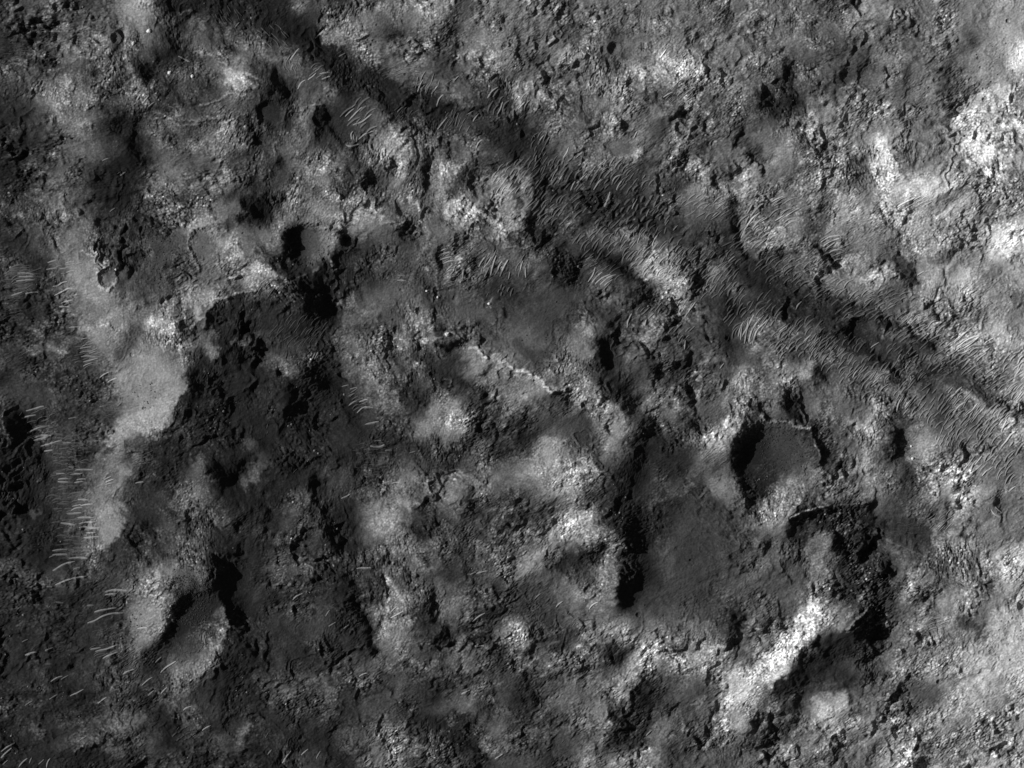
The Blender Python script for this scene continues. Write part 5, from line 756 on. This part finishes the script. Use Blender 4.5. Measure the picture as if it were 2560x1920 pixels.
RIP = {
(0,2): [[(230,425),(350,375),(425,362)],[(270,472),(350,450),(440,445)],[(290,490),(420,455)],[(350,540),(450,515),(535,490)],[(380,585),(460,568)],[(185,300),(240,285),(310,268)],[(225,235),(380,195)],[(165,275),(190,240)],[(590,300),(660,290)],[(385,610),(430,590)],[(810,497),(870,494)],[(860,200),(915,192)],[(800,685),(840,675)],[(610,785),(690,780),(712,770)],[(590,720),(650,722)],[(630,685),(675,682)],[(650,745),(800,742)],[(660,832),(740,825)],[(500,825),(590,820)],[(480,780),(560,778)],[(670,1003),(720,998),(765,1003)],[(690,1055),(750,1048),(800,1040)],[(600,1100),(650,1078),(710,1072)],[(620,1058),(700,1045)],[(660,1160),(810,1156)],[(680,1212),(730,1202),(825,1192)],[(680,1245),(740,1238),(850,1250)],[(720,1330),(855,1325)],[(575,1125),(700,1115)],[(740,1285),(830,1290)],[(520,1205),(650,1218)],[(600,1400),(635,1400)],[(430,1395),(465,1390)],[(450,1445),(580,1430)],[(425,1505),(490,1475)],[(590,1505),(680,1503),(760,1513)],[(455,1612),(540,1570),(645,1533)],[(630,1600),(690,1585)],[(450,1480),(580,1472)],[(790,1040),(830,1015)],[(540,510),(620,512)],[(495,845),(590,850)],[(640,860),(720,845)],[(1170,862),(1250,850)],[(900,830),(960,800)],[(910,850),(985,825)],[(910,870),(975,855)]],
(0,1): [[(470,895),(540,865),(600,835),(650,840)],[(455,818),(515,815),(530,785),(580,773)],[(400,670),(450,660),(495,658)],[(515,670),(575,662)],[(430,650),(480,642)],[(410,610),(500,590)],[(495,610),(530,602)],[(340,490),(385,487)],[(525,962),(570,945),(630,937)],[(560,890),(610,880)],[(100,895),(160,880),(215,860)],[(150,700),(310,715)],[(160,735),(310,730)],[(140,770),(310,762)],[(220,880),(330,868)],[(595,1175),(680,1168)],[(600,965),(640,950)],[(690,1390),(740,1382),(800,1378)],[(700,1430),(760,1420),(830,1425)],[(720,1470),(850,1440)],[(690,1355),(790,1340)],[(720,1510),(800,1475)],[(860,1608),(900,1580),(945,1558)],[(930,1645),(975,1622),(1010,1612)],[(700,1340),(760,1315)],[(770,1395),(830,1378)],[(700,1275),(760,1262)],[(330,515),(370,500)],[(780,1168),(830,1166)],[(510,990),(600,992)],[(950,175),(995,140)],[(860,415),(890,370)]],
(0,3): [[(480,78),(560,48),(650,20),(750,3)],[(905,140),(1000,122),(1105,127)],[(905,167),(960,160),(1005,157)],[(480,225),(545,235)],[(815,318),(880,295),(1005,282)],[(755,410),(820,390),(880,355),(980,325),(1065,322)],[(680,347),(730,338)],[(750,258),(808,254)],[(520,325),(550,310)],[(890,717),(940,690),(1015,657)],[(825,657),(920,635),(1010,600)],[(780,635),(870,620)],[(965,575),(1000,565)],[(1185,455),(1270,448)],[(1115,490),(1165,485)],[(775,835),(825,830)],[(1065,850),(1110,825),(1165,805)],[(1225,945),(1270,912),(1318,878)],[(1390,840),(1440,790),(1520,738)],[(1345,752),(1395,700)],[(1280,1035),(1335,992)],[(1320,1080),(1360,1048)],[(1390,1020),(1445,965)],[(1375,1065),(1410,1040)],[(1235,995),(1260,975)],[(1585,1165),(1610,1140),(1655,1128)],[(605,1038),(670,1018),(722,978)],[(530,900),(590,860)],[(440,912),(490,885),(540,868)],[(1750,1340),(1820,1290)],[(1525,1335),(1550,1305)],[(1660,1335),(1690,1310)],[(1665,1395),(1695,1372)],[(15,1520),(70,1475),(130,1440)],[(10,1575),(60,1530),(100,1485)],[(165,1656),(200,1610),(235,1575)],[(405,1656),(415,1610),(435,1578)],[(255,1620),(275,1568)],[(335,1630),(380,1585)],[(25,1630),(70,1595)],[(455,50),(495,38)],[(1715,545),(1715,490)],[(1755,560),(1760,490)],[(1670,540),(1675,505)],[(1800,530),(1820,485)],[(215,685),(320,660)],[(390,650),(455,620)],[(850,1105),(920,1050)],[(1040,1175),(1065,1140)],[(690,1420),(745,1390)],[(430,1070),(490,1025)],[(215,1120),(280,1085)],[(1180,870),(1200,835)],[(1240,880),(1275,850)],[(1060,440),(1100,430)],[(900,238),(950,235)],[(200,1000),(240,985)],[(190,575),(240,550)]],
(1,3): [[(320,210),(350,175),(400,150)],[(605,350),(640,295)],[(645,265),(685,240)],[(530,295),(550,265)],[(630,437),(665,420),(690,398)],[(760,458),(805,422)],[(865,418),(912,405)],[(1165,365),(1275,305)],[(1165,308),(1215,268)],[(890,868),(920,850),(968,843)],[(1870,395),(1930,355),(1980,322)],[(1775,1025),(1850,990)],[(1890,610),(1970,605)],[(228,1620),(260,1570),(305,1512)],[(390,1550),(450,1497)],[(100,1545),(135,1500)],[(525,1580),(560,1515)],[(930,1620),(985,1582)],[(2065,1585),(2130,1540)],[(85,1390),(110,1350)],[(2090,135),(2140,120)],[(2120,1630),(2145,1600)],[(720,1490),(740,1465)],[(965,1380),(985,1340)],[(700,1650),(740,1625)]],
(1,2): [[(800,190),(830,165),(880,140)],[(800,105),(850,82)],[(810,45),(875,28)],[(870,250),(920,205),(1010,208)],[(940,352),(1000,342),(1060,325)],[(890,160),(965,132)],[(985,538),(1080,545),(1110,525)],[(1020,495),(1080,492)],[(1115,575),(1175,572)],[(1320,598),(1375,587)],[(1090,860),(1150,850)],[(1170,862),(1250,855)],[(95,385),(105,335)],[(90,435),(105,410)],[(845,728),(885,720)],[(735,990),(780,975),(815,950)],[(940,1450),(985,1432)],[(480,1305),(505,1280)],[(355,1190),(385,1160)],[(870,1598),(1005,1588)],[(1905,1640),(2005,1618)],[(1850,1650),(1905,1630)],[(320,775),(355,735)],[(2050,1442),(2110,1438)],[(1480,660),(1510,650)],[(740,25),(800,10)]],
(2,3): [[(195,205),(250,155)],[(380,270),(395,250),(440,222)],[(665,290),(695,250),(745,228)],[(230,385),(240,340)],[(530,385),(575,358)],[(520,440),(550,405)],[(555,420),(590,402)],[(550,515),(565,490)],[(1160,1385),(1210,1335)],[(420,1445),(455,1415)],[(190,895),(235,882)],[(200,985),(250,970)],[(1900,1425),(1925,1380)],[(1480,1590),(1495,1550)],[(300,1510),(325,1490)]],
(1,0): [[(515,330),(550,290),(585,250)],[(285,530),(330,485),(375,420)],[(450,695),(500,660),(520,630)],[(360,770),(390,715),(430,695)],[(205,425),(230,400)],[(265,530),(300,480)],[(305,610),(320,555)],[(340,610),(355,570)],[(800,1045),(860,980),(920,930)],[(825,935),(870,900)],[(835,1080),(920,1060),(1000,985)],[(880,1210),(940,1160),(1020,1135)],[(830,1200),(820,1150),(840,1130)],[(850,1215),(845,1160)],[(870,1225),(875,1170)],[(780,1255),(830,1265),(895,1245)],[(1820,990),(1880,960)],[(1875,1055),(1900,1010),(1925,980)],[(2085,990),(2120,940),(2135,880)],[(2000,850),(2040,795),(2090,755)],[(2020,1060),(2060,1030)],[(1905,1280),(1930,1230),(1955,1210)],[(1560,920),(1590,850),(1620,820)],[(1400,800),(1420,730),(1440,690)],[(1570,1120),(1620,1060),(1655,1010)],[(1710,700),(1755,660)],[(1650,720),(1690,690)],[(570,690),(640,660)],[(550,645),(640,625)],[(510,620),(560,590)],[(1460,800),(1490,740)],[(1520,810),(1570,740)],[(715,490),(770,460)],[(700,470),(740,435)],[(1220,970),(1260,930)],[(770,1010),(850,940)]],
(2,0): [[(445,1365),(475,1320),(490,1270)],[(50,945),(95,900),(115,880)],[(400,1580),(430,1520),(465,1485)],[(560,1585),(610,1540),(650,1495)],[(505,1645),(530,1600),(550,1570)],[(540,1640),(585,1580)],[(705,1640),(745,1590),(775,1550)],[(340,1565),(365,1500),(395,1460)],[(545,1430),(590,1400)],[(555,1365),(610,1320)],[(905,1645),(930,1590),(960,1550)],[(870,1570),(900,1530),(955,1510)],[(230,1250),(250,1205),(275,1170)],[(565,1505),(600,1485)],[(830,1480),(870,1450)],[(410,1140),(445,1120)],[(365,1110),(430,1090)],[(1280,500),(1335,425)],[(1380,1480),(1415,1445),(1450,1445)],[(1120,1650),(1155,1620)],[(200,1400),(215,1340)],[(1470,965),(1545,905)],[(1310,845),(1390,795)],[(620,895),(665,875)],[(65,1025),(100,990)],[(1055,1195),(1085,1135)],[(745,1440),(800,1395)],[(780,1480),(830,1445)],[(325,1480),(350,1440)],[(245,1410),(265,1370)]],
(2,1): [[(550,70),(610,25)],[(800,130),(830,60),(850,0)],[(1040,150),(1060,100),(1080,60)],[(1150,120),(1190,75)],[(1160,215),(1190,150)],[(1325,290),(1355,240)],[(1395,335),(1435,290)],[(1470,355),(1500,315)],[(1735,215),(1780,178)],[(1985,400),(2010,330),(2070,240),(2130,190)],[(2120,280),(2200,225)],[(1870,610),(1925,555)],[(1755,490),(1785,470)],[(1960,890),(1990,870)],[(1525,1040),(1560,990),(1590,945)],[(1250,890),(1270,855)],[(1000,1170),(1005,1110),(1035,1050)],[(1110,1040),(1135,1000)],[(1365,1230),(1390,1190)],[(1220,470),(1225,420),(1260,370)],[(1085,440),(1095,400),(1115,380)],[(1150,1160),(1165,1100)],[(1490,1360),(1500,1280)],[(1800,1530),(1835,1485)],[(615,110),(650,85)],[(750,65),(790,40)],[(120,740),(120,650)],[(70,690),(100,590)],[(660,780),(700,720),(725,650)],[(690,790),(740,730),(780,690)],[(720,800),(790,740),(850,710)],[(760,800),(830,745),(900,715)],[(640,590),(700,560)],[(800,810),(870,760)],[(1975,1280),(1985,1200),(2000,1120)],[(1985,1260),(2040,1170),(2045,1080)],[(2010,1310),(2030,1200),(2090,1060)],[(2050,1300),(2080,1180),(2150,1090)],[(2090,1290),(2120,1190),(2212,1110)],[(1955,1250),(1975,1170),(2010,1120)]],
(3,1): [[(240,1015),(265,975),(295,950)],[(685,890),(715,855)],[(745,875),(775,845)],[(520,530),(560,510),(640,500)],[(480,475),(540,425),(640,400)],[(455,440),(530,390),(630,375)],[(520,345),(560,315)],[(500,490),(580,440)],[(605,855),(640,830)],[(1185,1535),(1215,1480),(1235,1455)],[(1160,1520),(1180,1475)],[(1365,1500),(1400,1475)],[(1415,1555),(1460,1515)],[(1490,1600),(1530,1580)],[(735,1610),(755,1570),(780,1540)],[(640,1600),(665,1565)],[(1630,1350),(1700,1290),(1830,1240)],[(1640,1380),(1720,1340),(1830,1250)],[(1610,1290),(1680,1240),(1740,1190)],[(1650,1400),(1700,1390),(1760,1350)],[(1580,1270),(1640,1230)],[(1870,1310),(1950,1265)],[(910,1650),(970,1595)],[(1120,1450),(1150,1400)],[(1250,1440),(1300,1410)],[(1120,130),(1270,50)],[(1290,725),(1350,690)],[(270,1345),(290,1300)],[(310,1290),(370,1235)],[(365,1385),(400,1340)],[(890,1350),(960,1300)],[(100,1210),(160,1160)],[(50,100),(110,70)],[(110,180),(170,150)],[(150,215),(215,175)],[(30,90),(130,40)],[(60,250),(140,205)]],
(3,2): [[(1555,80),(1600,30)],[(1620,80),(1680,25)],[(1570,120),(1650,60)],[(1115,240),(1130,180),(1150,125)],[(1185,205),(1240,135)],[(1170,270),(1215,220)],[(1710,130),(1760,95)],[(1600,250),(1660,190),(1720,150)],[(1700,285),(1770,230),(1810,165)],[(1830,250),(1880,195)],[(1880,260),(1940,200)],[(1900,330),(1945,280)],[(1890,415),(1925,375)],[(1920,470),(1950,440)],[(2000,360),(2040,300)],[(2020,400),(2070,300)],[(2010,545),(2060,500),(2110,430),(2140,410)],[(1790,700),(1850,620)],[(1890,760),(1950,715)],[(1600,470),(1620,430)],[(1560,450),(1570,425)],[(1700,600),(1730,560)],[(1060,150),(1090,115)],[(1960,1060),(1990,1090),(2020,1105)],[(1930,1080),(1960,1130),(2010,1150)],[(1905,1060),(1920,1100)],[(1875,1070),(1890,1105)],[(2150,130),(2200,60)],[(2130,90),(2160,50)],[(2080,60),(2120,20)],[(2165,230),(2170,160)],[(1640,130),(1670,100)],[(2080,935),(2145,885)],[(1920,1000),(1950,975)],[(1850,800),(1900,740)]],
(1,1): [[(1930,650),(1960,590),(1990,550)],[(1965,665),(2020,600),(2035,560)],[(2030,720),(2040,660),(2080,550)],[(2090,690),(2110,620),(2125,600)],[(2120,715),(2150,640),(2180,580)],[(2185,750),(2195,690)],[(1785,740),(1795,670)],[(1700,700),(1720,640)],[(1650,680),(1700,630)],[(1680,715),(1720,665)],[(1210,680),(1250,700)],[(1225,720),(1290,725)],[(1220,760),(1300,765)],[(1570,520),(1640,490)],[(1580,545),(1670,520)],[(1590,590),(1690,560)],[(1610,620),(1700,590)],[(2090,880),(2120,835)],[(1990,905),(2010,860)],[(505,1450),(535,1385)],[(490,1440),(515,1390)]],
(0,0): [[(1180,870),(1220,815)],[(1245,885),(1290,830)],[(1285,925),(1335,890)],[(1010,1505),(1045,1480)],[(1040,1520),(1085,1485)],[(885,1395),(940,1370)],[(1005,1275),(1030,1245)],[(1540,485),(1640,530)],[(2030,240),(2070,195)]],
}
rnd = random.Random(7)
Hs = blur(H, 3.0)
def strip_geo(pts, w, h, verts, faces):
    """a tapering ridge of sand draped over the ground along pts (photo px)"""
    # resample with a slight wander
    L = [0]
    for a, b in zip(pts[:-1], pts[1:]): L.append(L[-1] + math.hypot(b[0] - a[0], b[1] - a[1]))
    n = max(4, int(L[-1] / 3.5)); ph = rnd.uniform(0, 6.28); am = rnd.uniform(.3, 1.0)
    P2 = []
    for i in range(n + 1):
        s = L[-1] * i / n; j = 0
        while j < len(L) - 2 and L[j + 1] < s: j += 1
        t = (s - L[j]) / (L[j + 1] - L[j] + 1e-6)
        P2.append([pts[j][0] + (pts[j + 1][0] - pts[j][0]) * t, pts[j][1] + (pts[j + 1][1] - pts[j][1]) * t])
    for _ in range(3):
        for i in range(1, n): P2[i] = [(P2[i - 1][0] + 2 * P2[i][0] + P2[i + 1][0]) / 4, (P2[i - 1][1] + 2 * P2[i][1] + P2[i + 1][1]) / 4]
    b0 = len(verts)
    for i in range(n + 1):
        a = P2[max(0, i - 1)]; b = P2[min(n, i + 1)]
        tx, ty = b[0] - a[0], b[1] - a[1]; l = math.hypot(tx, ty) + 1e-6
        nxx, nyy = ty / l, -tx / l
        if nxx * ux + nyy * uy > 0: nxx, nyy = -nxx, -nyy        # towards the sun
        k = math.sin(math.pi * (i + .25) / (n + .5)) ** .45
        o = am * math.sin(ph + i * 3.5 / 9.0)
        px, py = P2[i][0] + nxx * o, P2[i][1] + nyy * o
        ww = w * (.35 + .65 * k)
        for q, dz in ((1.25, -1.0), (.1, h * k), (-.9, -1.0)):
            x, y = px + nxx * ww * q, py + nyy * ww * q
            z = float(samp(Hs, x, y)) if q == .1 else float(samp(H, x, y))
            if q == .1: z = max(z, float(samp(H, x, y)))
            verts.append(((x - 1280) * M_PX, (960 - y) * M_PX, z + dz))
    for i in range(n):
        for q in (0, 1):
            v = b0 + i * 3 + q
            faces.append((v, v + 1, v + 4, v + 3))
ABL = blur(SHADED_ALB, 10.0)
def mk_mesh(name, verts, faces, mat, gain=None, org=(0, 0)):
    me = bpy.data.meshes.new(name); me.from_pydata(verts, [], faces); me.materials.append(mat); me.update()
    if gain:
        v = np.array(verts); px = (v[:, 0] + org[0]) / M_PX + 1280; py = 960 - (v[:, 1] + org[1]) / M_PX
        tone = np.clip(samp(ABL, px, py) * gain[0] + gain[1], .03, .7).astype(np.float32)
        at = me.attributes.new('tone', 'FLOAT', 'POINT'); at.data.foreach_set('value', tone)
    return me

ALLR = []
for t, L in RIP.items():
    for pl in L:
        p = P(t, pl)
        ln = sum(math.hypot(b[0] - a[0], b[1] - a[1]) for a, b in zip(p[:-1], p[1:]))
        if p[0][0] < 0 or ln < 4: continue
        mx, my = p[len(p) // 2]
        if my > 1925: continue
        ALLR.append((ln, p))
ALLR.sort(key=lambda a: -a[0])
LM = [(cx, cy, lab.split(',')[0]) for cx, cy, r, lab in craters if r > 5]
def short(lab):
    w = lab.split()
    return ' '.join(w[:9]) if len(w) > 9 else lab
LMS = {
0:'the black walled crater',1:'the largest crater',2:'the deep slumped crater',3:'the sharp crater on the pale ridge tip',4:'the dark floored crater at top left',5:'the shallow filled crater at left',8:'the dark crater in the sand valley',
9:'the two touching craters',11:'the faint ring crater on the pale ridge',12:'the angular pit near the top',19:'the round crater near the bottom left corner',23:'the rough rimmed crater in the upper middle',24:'the lens shaped hollow',26:'the oval ripple filled crater',
20:'the crater cut by the bottom edge',16:'the grey flat floored crater on the pale ridge',27:'the ragged pit beside the black walled crater',21:'the pale ring crater below centre',28:'the small ring crater lower left of centre',18:'the tiny black crater with a white tail'}
LMP = [(craters[i][0], craters[i][1], s) for i, s in LMS.items() if i < len(craters)]
used = {}
def ripple_label(p, ln):
    mx, my = p[len(p) // 2]
    d, s, lx, ly = min((math.hypot(mx - a, my - b), s, a, b) for a, b, s in LMP)
    dirs = ['right of', 'lower right of', 'below', 'lower left of', 'left of', 'upper left of', 'above', 'upper right of']
    k = int(((math.degrees(math.atan2(my - ly, mx - lx)) + 360 + 22.5) % 360) // 45)
    size = 'long' if ln > 42 else ('short' if ln < 18 else 'pale')
    return (size, dirs[k], s), d
ORD = ['nearest', 'second nearest', 'third nearest', 'fourth nearest', 'fifth nearest', 'sixth nearest', 'seventh nearest', 'eighth nearest', 'ninth nearest', 'tenth nearest', 'eleventh nearest', 'twelfth nearest', 'thirteenth nearest', 'fourteenth nearest', 'fifteenth nearest', 'sixteenth nearest', 'seventeenth nearest', 'eighteenth nearest', 'nineteenth nearest', 'twentieth nearest']
IND = ALLR[:300]; REST = ALLR[300:]
keyd = {}
for idx, (ln, p) in enumerate(IND):
    key, d = ripple_label(p, ln); keyd.setdefault(key, []).append((d, idx))
lab_of = {}
for key, L in keyd.items():
    L.sort()
    for n, (d, idx) in enumerate(L):
        size, dr, s = key
        nm = {'long': 'long pale ripple', 'short': 'short ripple', 'pale': 'pale ripple'}[size]
        lab_of[idx] = ('' if len(L) == 1 else ORD[min(n, 19)] + ' ') + nm + ' ' + dr + ' ' + s 
bright_tiles = {(0,2), (0,3), (0,1)}
for idx, (ln, p) in enumerate(IND):
    mx, my = p[len(p) // 2]
    x0, y0 = world_xy(mx, my); z0 = float(samp(H, mx, my))
    v, f = [], []
    strip_geo(p, 2.2 + min(1.4, ln / 45), 3.2 + min(2.4, ln / 28), v, f)
    v = [(a - x0, b - y0, c - z0) for a, b, c in v]
    m = SAND[2 if ln > 22 else 1]
    o = link('sand_ripple', mk_mesh('sand_ripple', v, f, m, (1.5, .09) if ln > 22 else (1.45, .05), (x0, y0)), None, (x0, y0, z0))
    tag(o, lab_of[idx], 'sand ripple', 'pale sand ripples lying on the ground')

# fields of ripples too many to count: tile, cx, cy, rx, ry, angle of crests, spacing, length, strength
fv = {0: ([], []), 1: ([], [])}
for t, cx, cy, rx, ry, ang, sp, ln, st in FIELDS:
    ca, sa = math.cos(math.radians(ang)), math.sin(math.radians(ang))
    R_ = max(rx, ry) * 1.2; v = -R_
    sp = max(sp, 24) * (1.2 if st else 1.1)
    while v < R_:
        u = -R_ + rnd.uniform(0, ln)
        while u < R_:
            l = ln * rnd.uniform(.5, 1.3)
            mx, my = cx + (u + l / 2) * ca - v * sa, cy + (u + l / 2) * sa + v * ca
            if ((mx - cx) / rx) ** 2 + ((my - cy) / ry) ** 2 < rnd.uniform(.75, 1.15) and rnd.random() < .85:
                jit = rnd.uniform(-sp * .22, sp * .22); tilt = rnd.gauss(0, .09); bend = rnd.uniform(-.05, .19) * l
                pts = []
                for s in (0, .33, .66, 1):
                    uu = u + l * s; vv = v + jit + l * (s - .5) * tilt + bend * (4 * (s - .5) ** 2) + rnd.uniform(-2, 2)
                    pts.append((cx + uu * ca - vv * sa, cy + uu * sa + vv * ca))
                pp = P(t, pts)
                k_ = sp / K * .30
                strip_geo(pp, rnd.uniform(.8, 1.15) * k_, rnd.uniform(.75, 1.25) * k_ * M_PX * .62 * (1 if st else .75), *fv[st])
            u += l * rnd.uniform(1.0, 1.35)
        v += sp * rnd.uniform(.8, 1.2)
for ln, p in REST: strip_geo(p, 1.4, 1.9, *fv[1])
for st, nm, lab, mi in ((1, 'sand_ripples', 'crowded fields of small pale sand ripples in the valleys and hollows', 1), (0, 'sand_ripples', 'faint close set grey ripples on slopes and in basins', 0)):
    if fv[st][0]:
        tag(link(nm, mk_mesh(nm, fv[st][0], fv[st][1], SAND[mi], (1.22, .02) if st else (1.12, .006))), lab, 'sand ripples', kind='stuff')

# ------------------------------------------------------------------ boulders
BM = plain_material('dark_boulder_rock', .03, .4, .4); BMG = plain_material('grey_boulder_rock', .10, .4, .4); BMP = plain_material('pale_boulder_rock', .42, .25, .4)
def rock_geo(px, py, r, verts, faces, seed):
    q = random.Random(seed); b0 = len(verts)
    x, y = world_xy(px, py); z = float(samp(H, px, py))
    ring = [(0, .25, 8), (.55, .95, 8), (1.0, .55, 6)]
    idx = []
    for hz, rad, n in ((-.5, 1.0, 7), (.35, .95, 7), (.85, .5, 7)):
        row = []
        for i in range(7):
            a = 6.283 * i / 7 + q.uniform(-.2, .2); rr = r * rad * q.uniform(.75, 1.2)
            row.append(len(verts)); verts.append((x + rr * math.cos(a), y + rr * math.sin(a), z + r * hz * q.uniform(.8, 1.15)))
        idx.append(row)
    top = len(verts); verts.append((x, y, z + r * 1.05))
    for a, b in zip(idx[:-1], idx[1:]):
        for i in range(7): faces.append((a[i], a[(i + 1) % 7], b[(i + 1) % 7], b[i]))
    for i in range(7): faces.append((idx[-1][i], idx[-1][(i + 1) % 7], top))
BF = [((0,3),1620,80,210,90,420),((0,3),1650,280,180,150,520),((0,1),1380,520,170,170,110),((0,1),1300,700,170,120,60),((3,2),150,560,230,190,170),((2,2),2212,640,90,200,60),((0,2),1700,1600,200,60,90),((0,2),1250,100,150,120,30),((2,1),250,1250,170,160,25),((1,1),500,430,100,110,12),((1,3),250,250,250,250,70),((0,3),1150,400,90,200,20),((3,0),1950,400,200,250,25)]
v, f = [], []
v2, f2 = [], []
for i in range(1500):      # loose blocks among the broken rock
    px, py = rnd.uniform(0, 2560), rnd.uniform(0, 1920)
    if samp(R, px, py) > .75: rock_geo(px, py, min(6.5, 2.2 * rnd.random() ** -.45), v2, f2, rnd.random())
for t, cx, cy, rx, ry, n in BF:
    for i in range(n):
        a = rnd.uniform(0, 6.283); s = math.sqrt(rnd.random())
        (px, py), = P(t, [(cx + rx * s * math.cos(a), cy + ry * s * math.sin(a))])
        rock_geo(px, py, rnd.choice([1.4, 1.7, 2.0, 2.6, 3.6]), v, f, rnd.random())
tag(link('boulders', mk_mesh('boulders', v, f, BM)), 'dark boulders scattered on the crater floors and slopes', 'boulders', kind='stuff')
tag(link('boulders', mk_mesh('boulders', v2, f2, BMG)), 'grey loose blocks scattered through the broken rocky ground', 'boulders', kind='stuff')
KN = [((0,0),1285,268,26,'pale rocky knob casting a short shadow on the rubbly ridge at top left'),((0,0),1465,628,20,'white pointed knob with a long shadow beside the black hollow at top left'),((0,0),1660,660,17,'round white knob right of the pointed knob at top left'),
((1,1),1570,910,13,'small white rock at the top of the grey fan in the middle'),((1,1),1652,1232,24,'white knob beside a black pit above the central ridge'),((1,1),2015,965,17,'pale rock on the small mound right of the grey fan'),((2,2),1870,320,34,'white angular outcrop above and left of the largest crater'),
((3,2),1240,538,14,'upper of two white knobs on the rippled strip right of the largest crater'),((3,2),1252,645,18,'lower of two white knobs on the rippled strip right of the largest crater'),((0,1),1000,670,12,'pale rock on the upper rim of the sharp ridge tip crater'),((1,1),1475,855,12,'tiny pale rock left of the grey fan in the middle'),((0,0),1150,375,18,'pale broken knob above the black hollow at top left')]
for n, (t, x, y, r, lab) in enumerate(KN):
    (px, py), = P(t, [(x, y)]); rr = r / K * M_PX * .9
    v, f = [], []; rock_geo(px, py, rr, v, f, n + 50)
    x0, y0 = world_xy(px, py); z0 = float(samp(H, px, py))
    v = [(a - x0, b - y0, c - z0) for a, b, c in v]
    tag(link('boulder', mk_mesh('boulder', v, f, BMP), None, (x0, y0, z0)), lab, 'boulder')
print('longest label', max(len(o['label'].split()) for o in bpy.data.objects if o.get('label')), [o['label'] for o in bpy.data.objects if o.get('label') and len(o['label'].split()) > 16][:4], 'dups', len(lab_of) - len(set(lab_of.values())))
print('relief', H.min(), H.max(), 'ripples', len(ALLR), 'verts', len(CO))
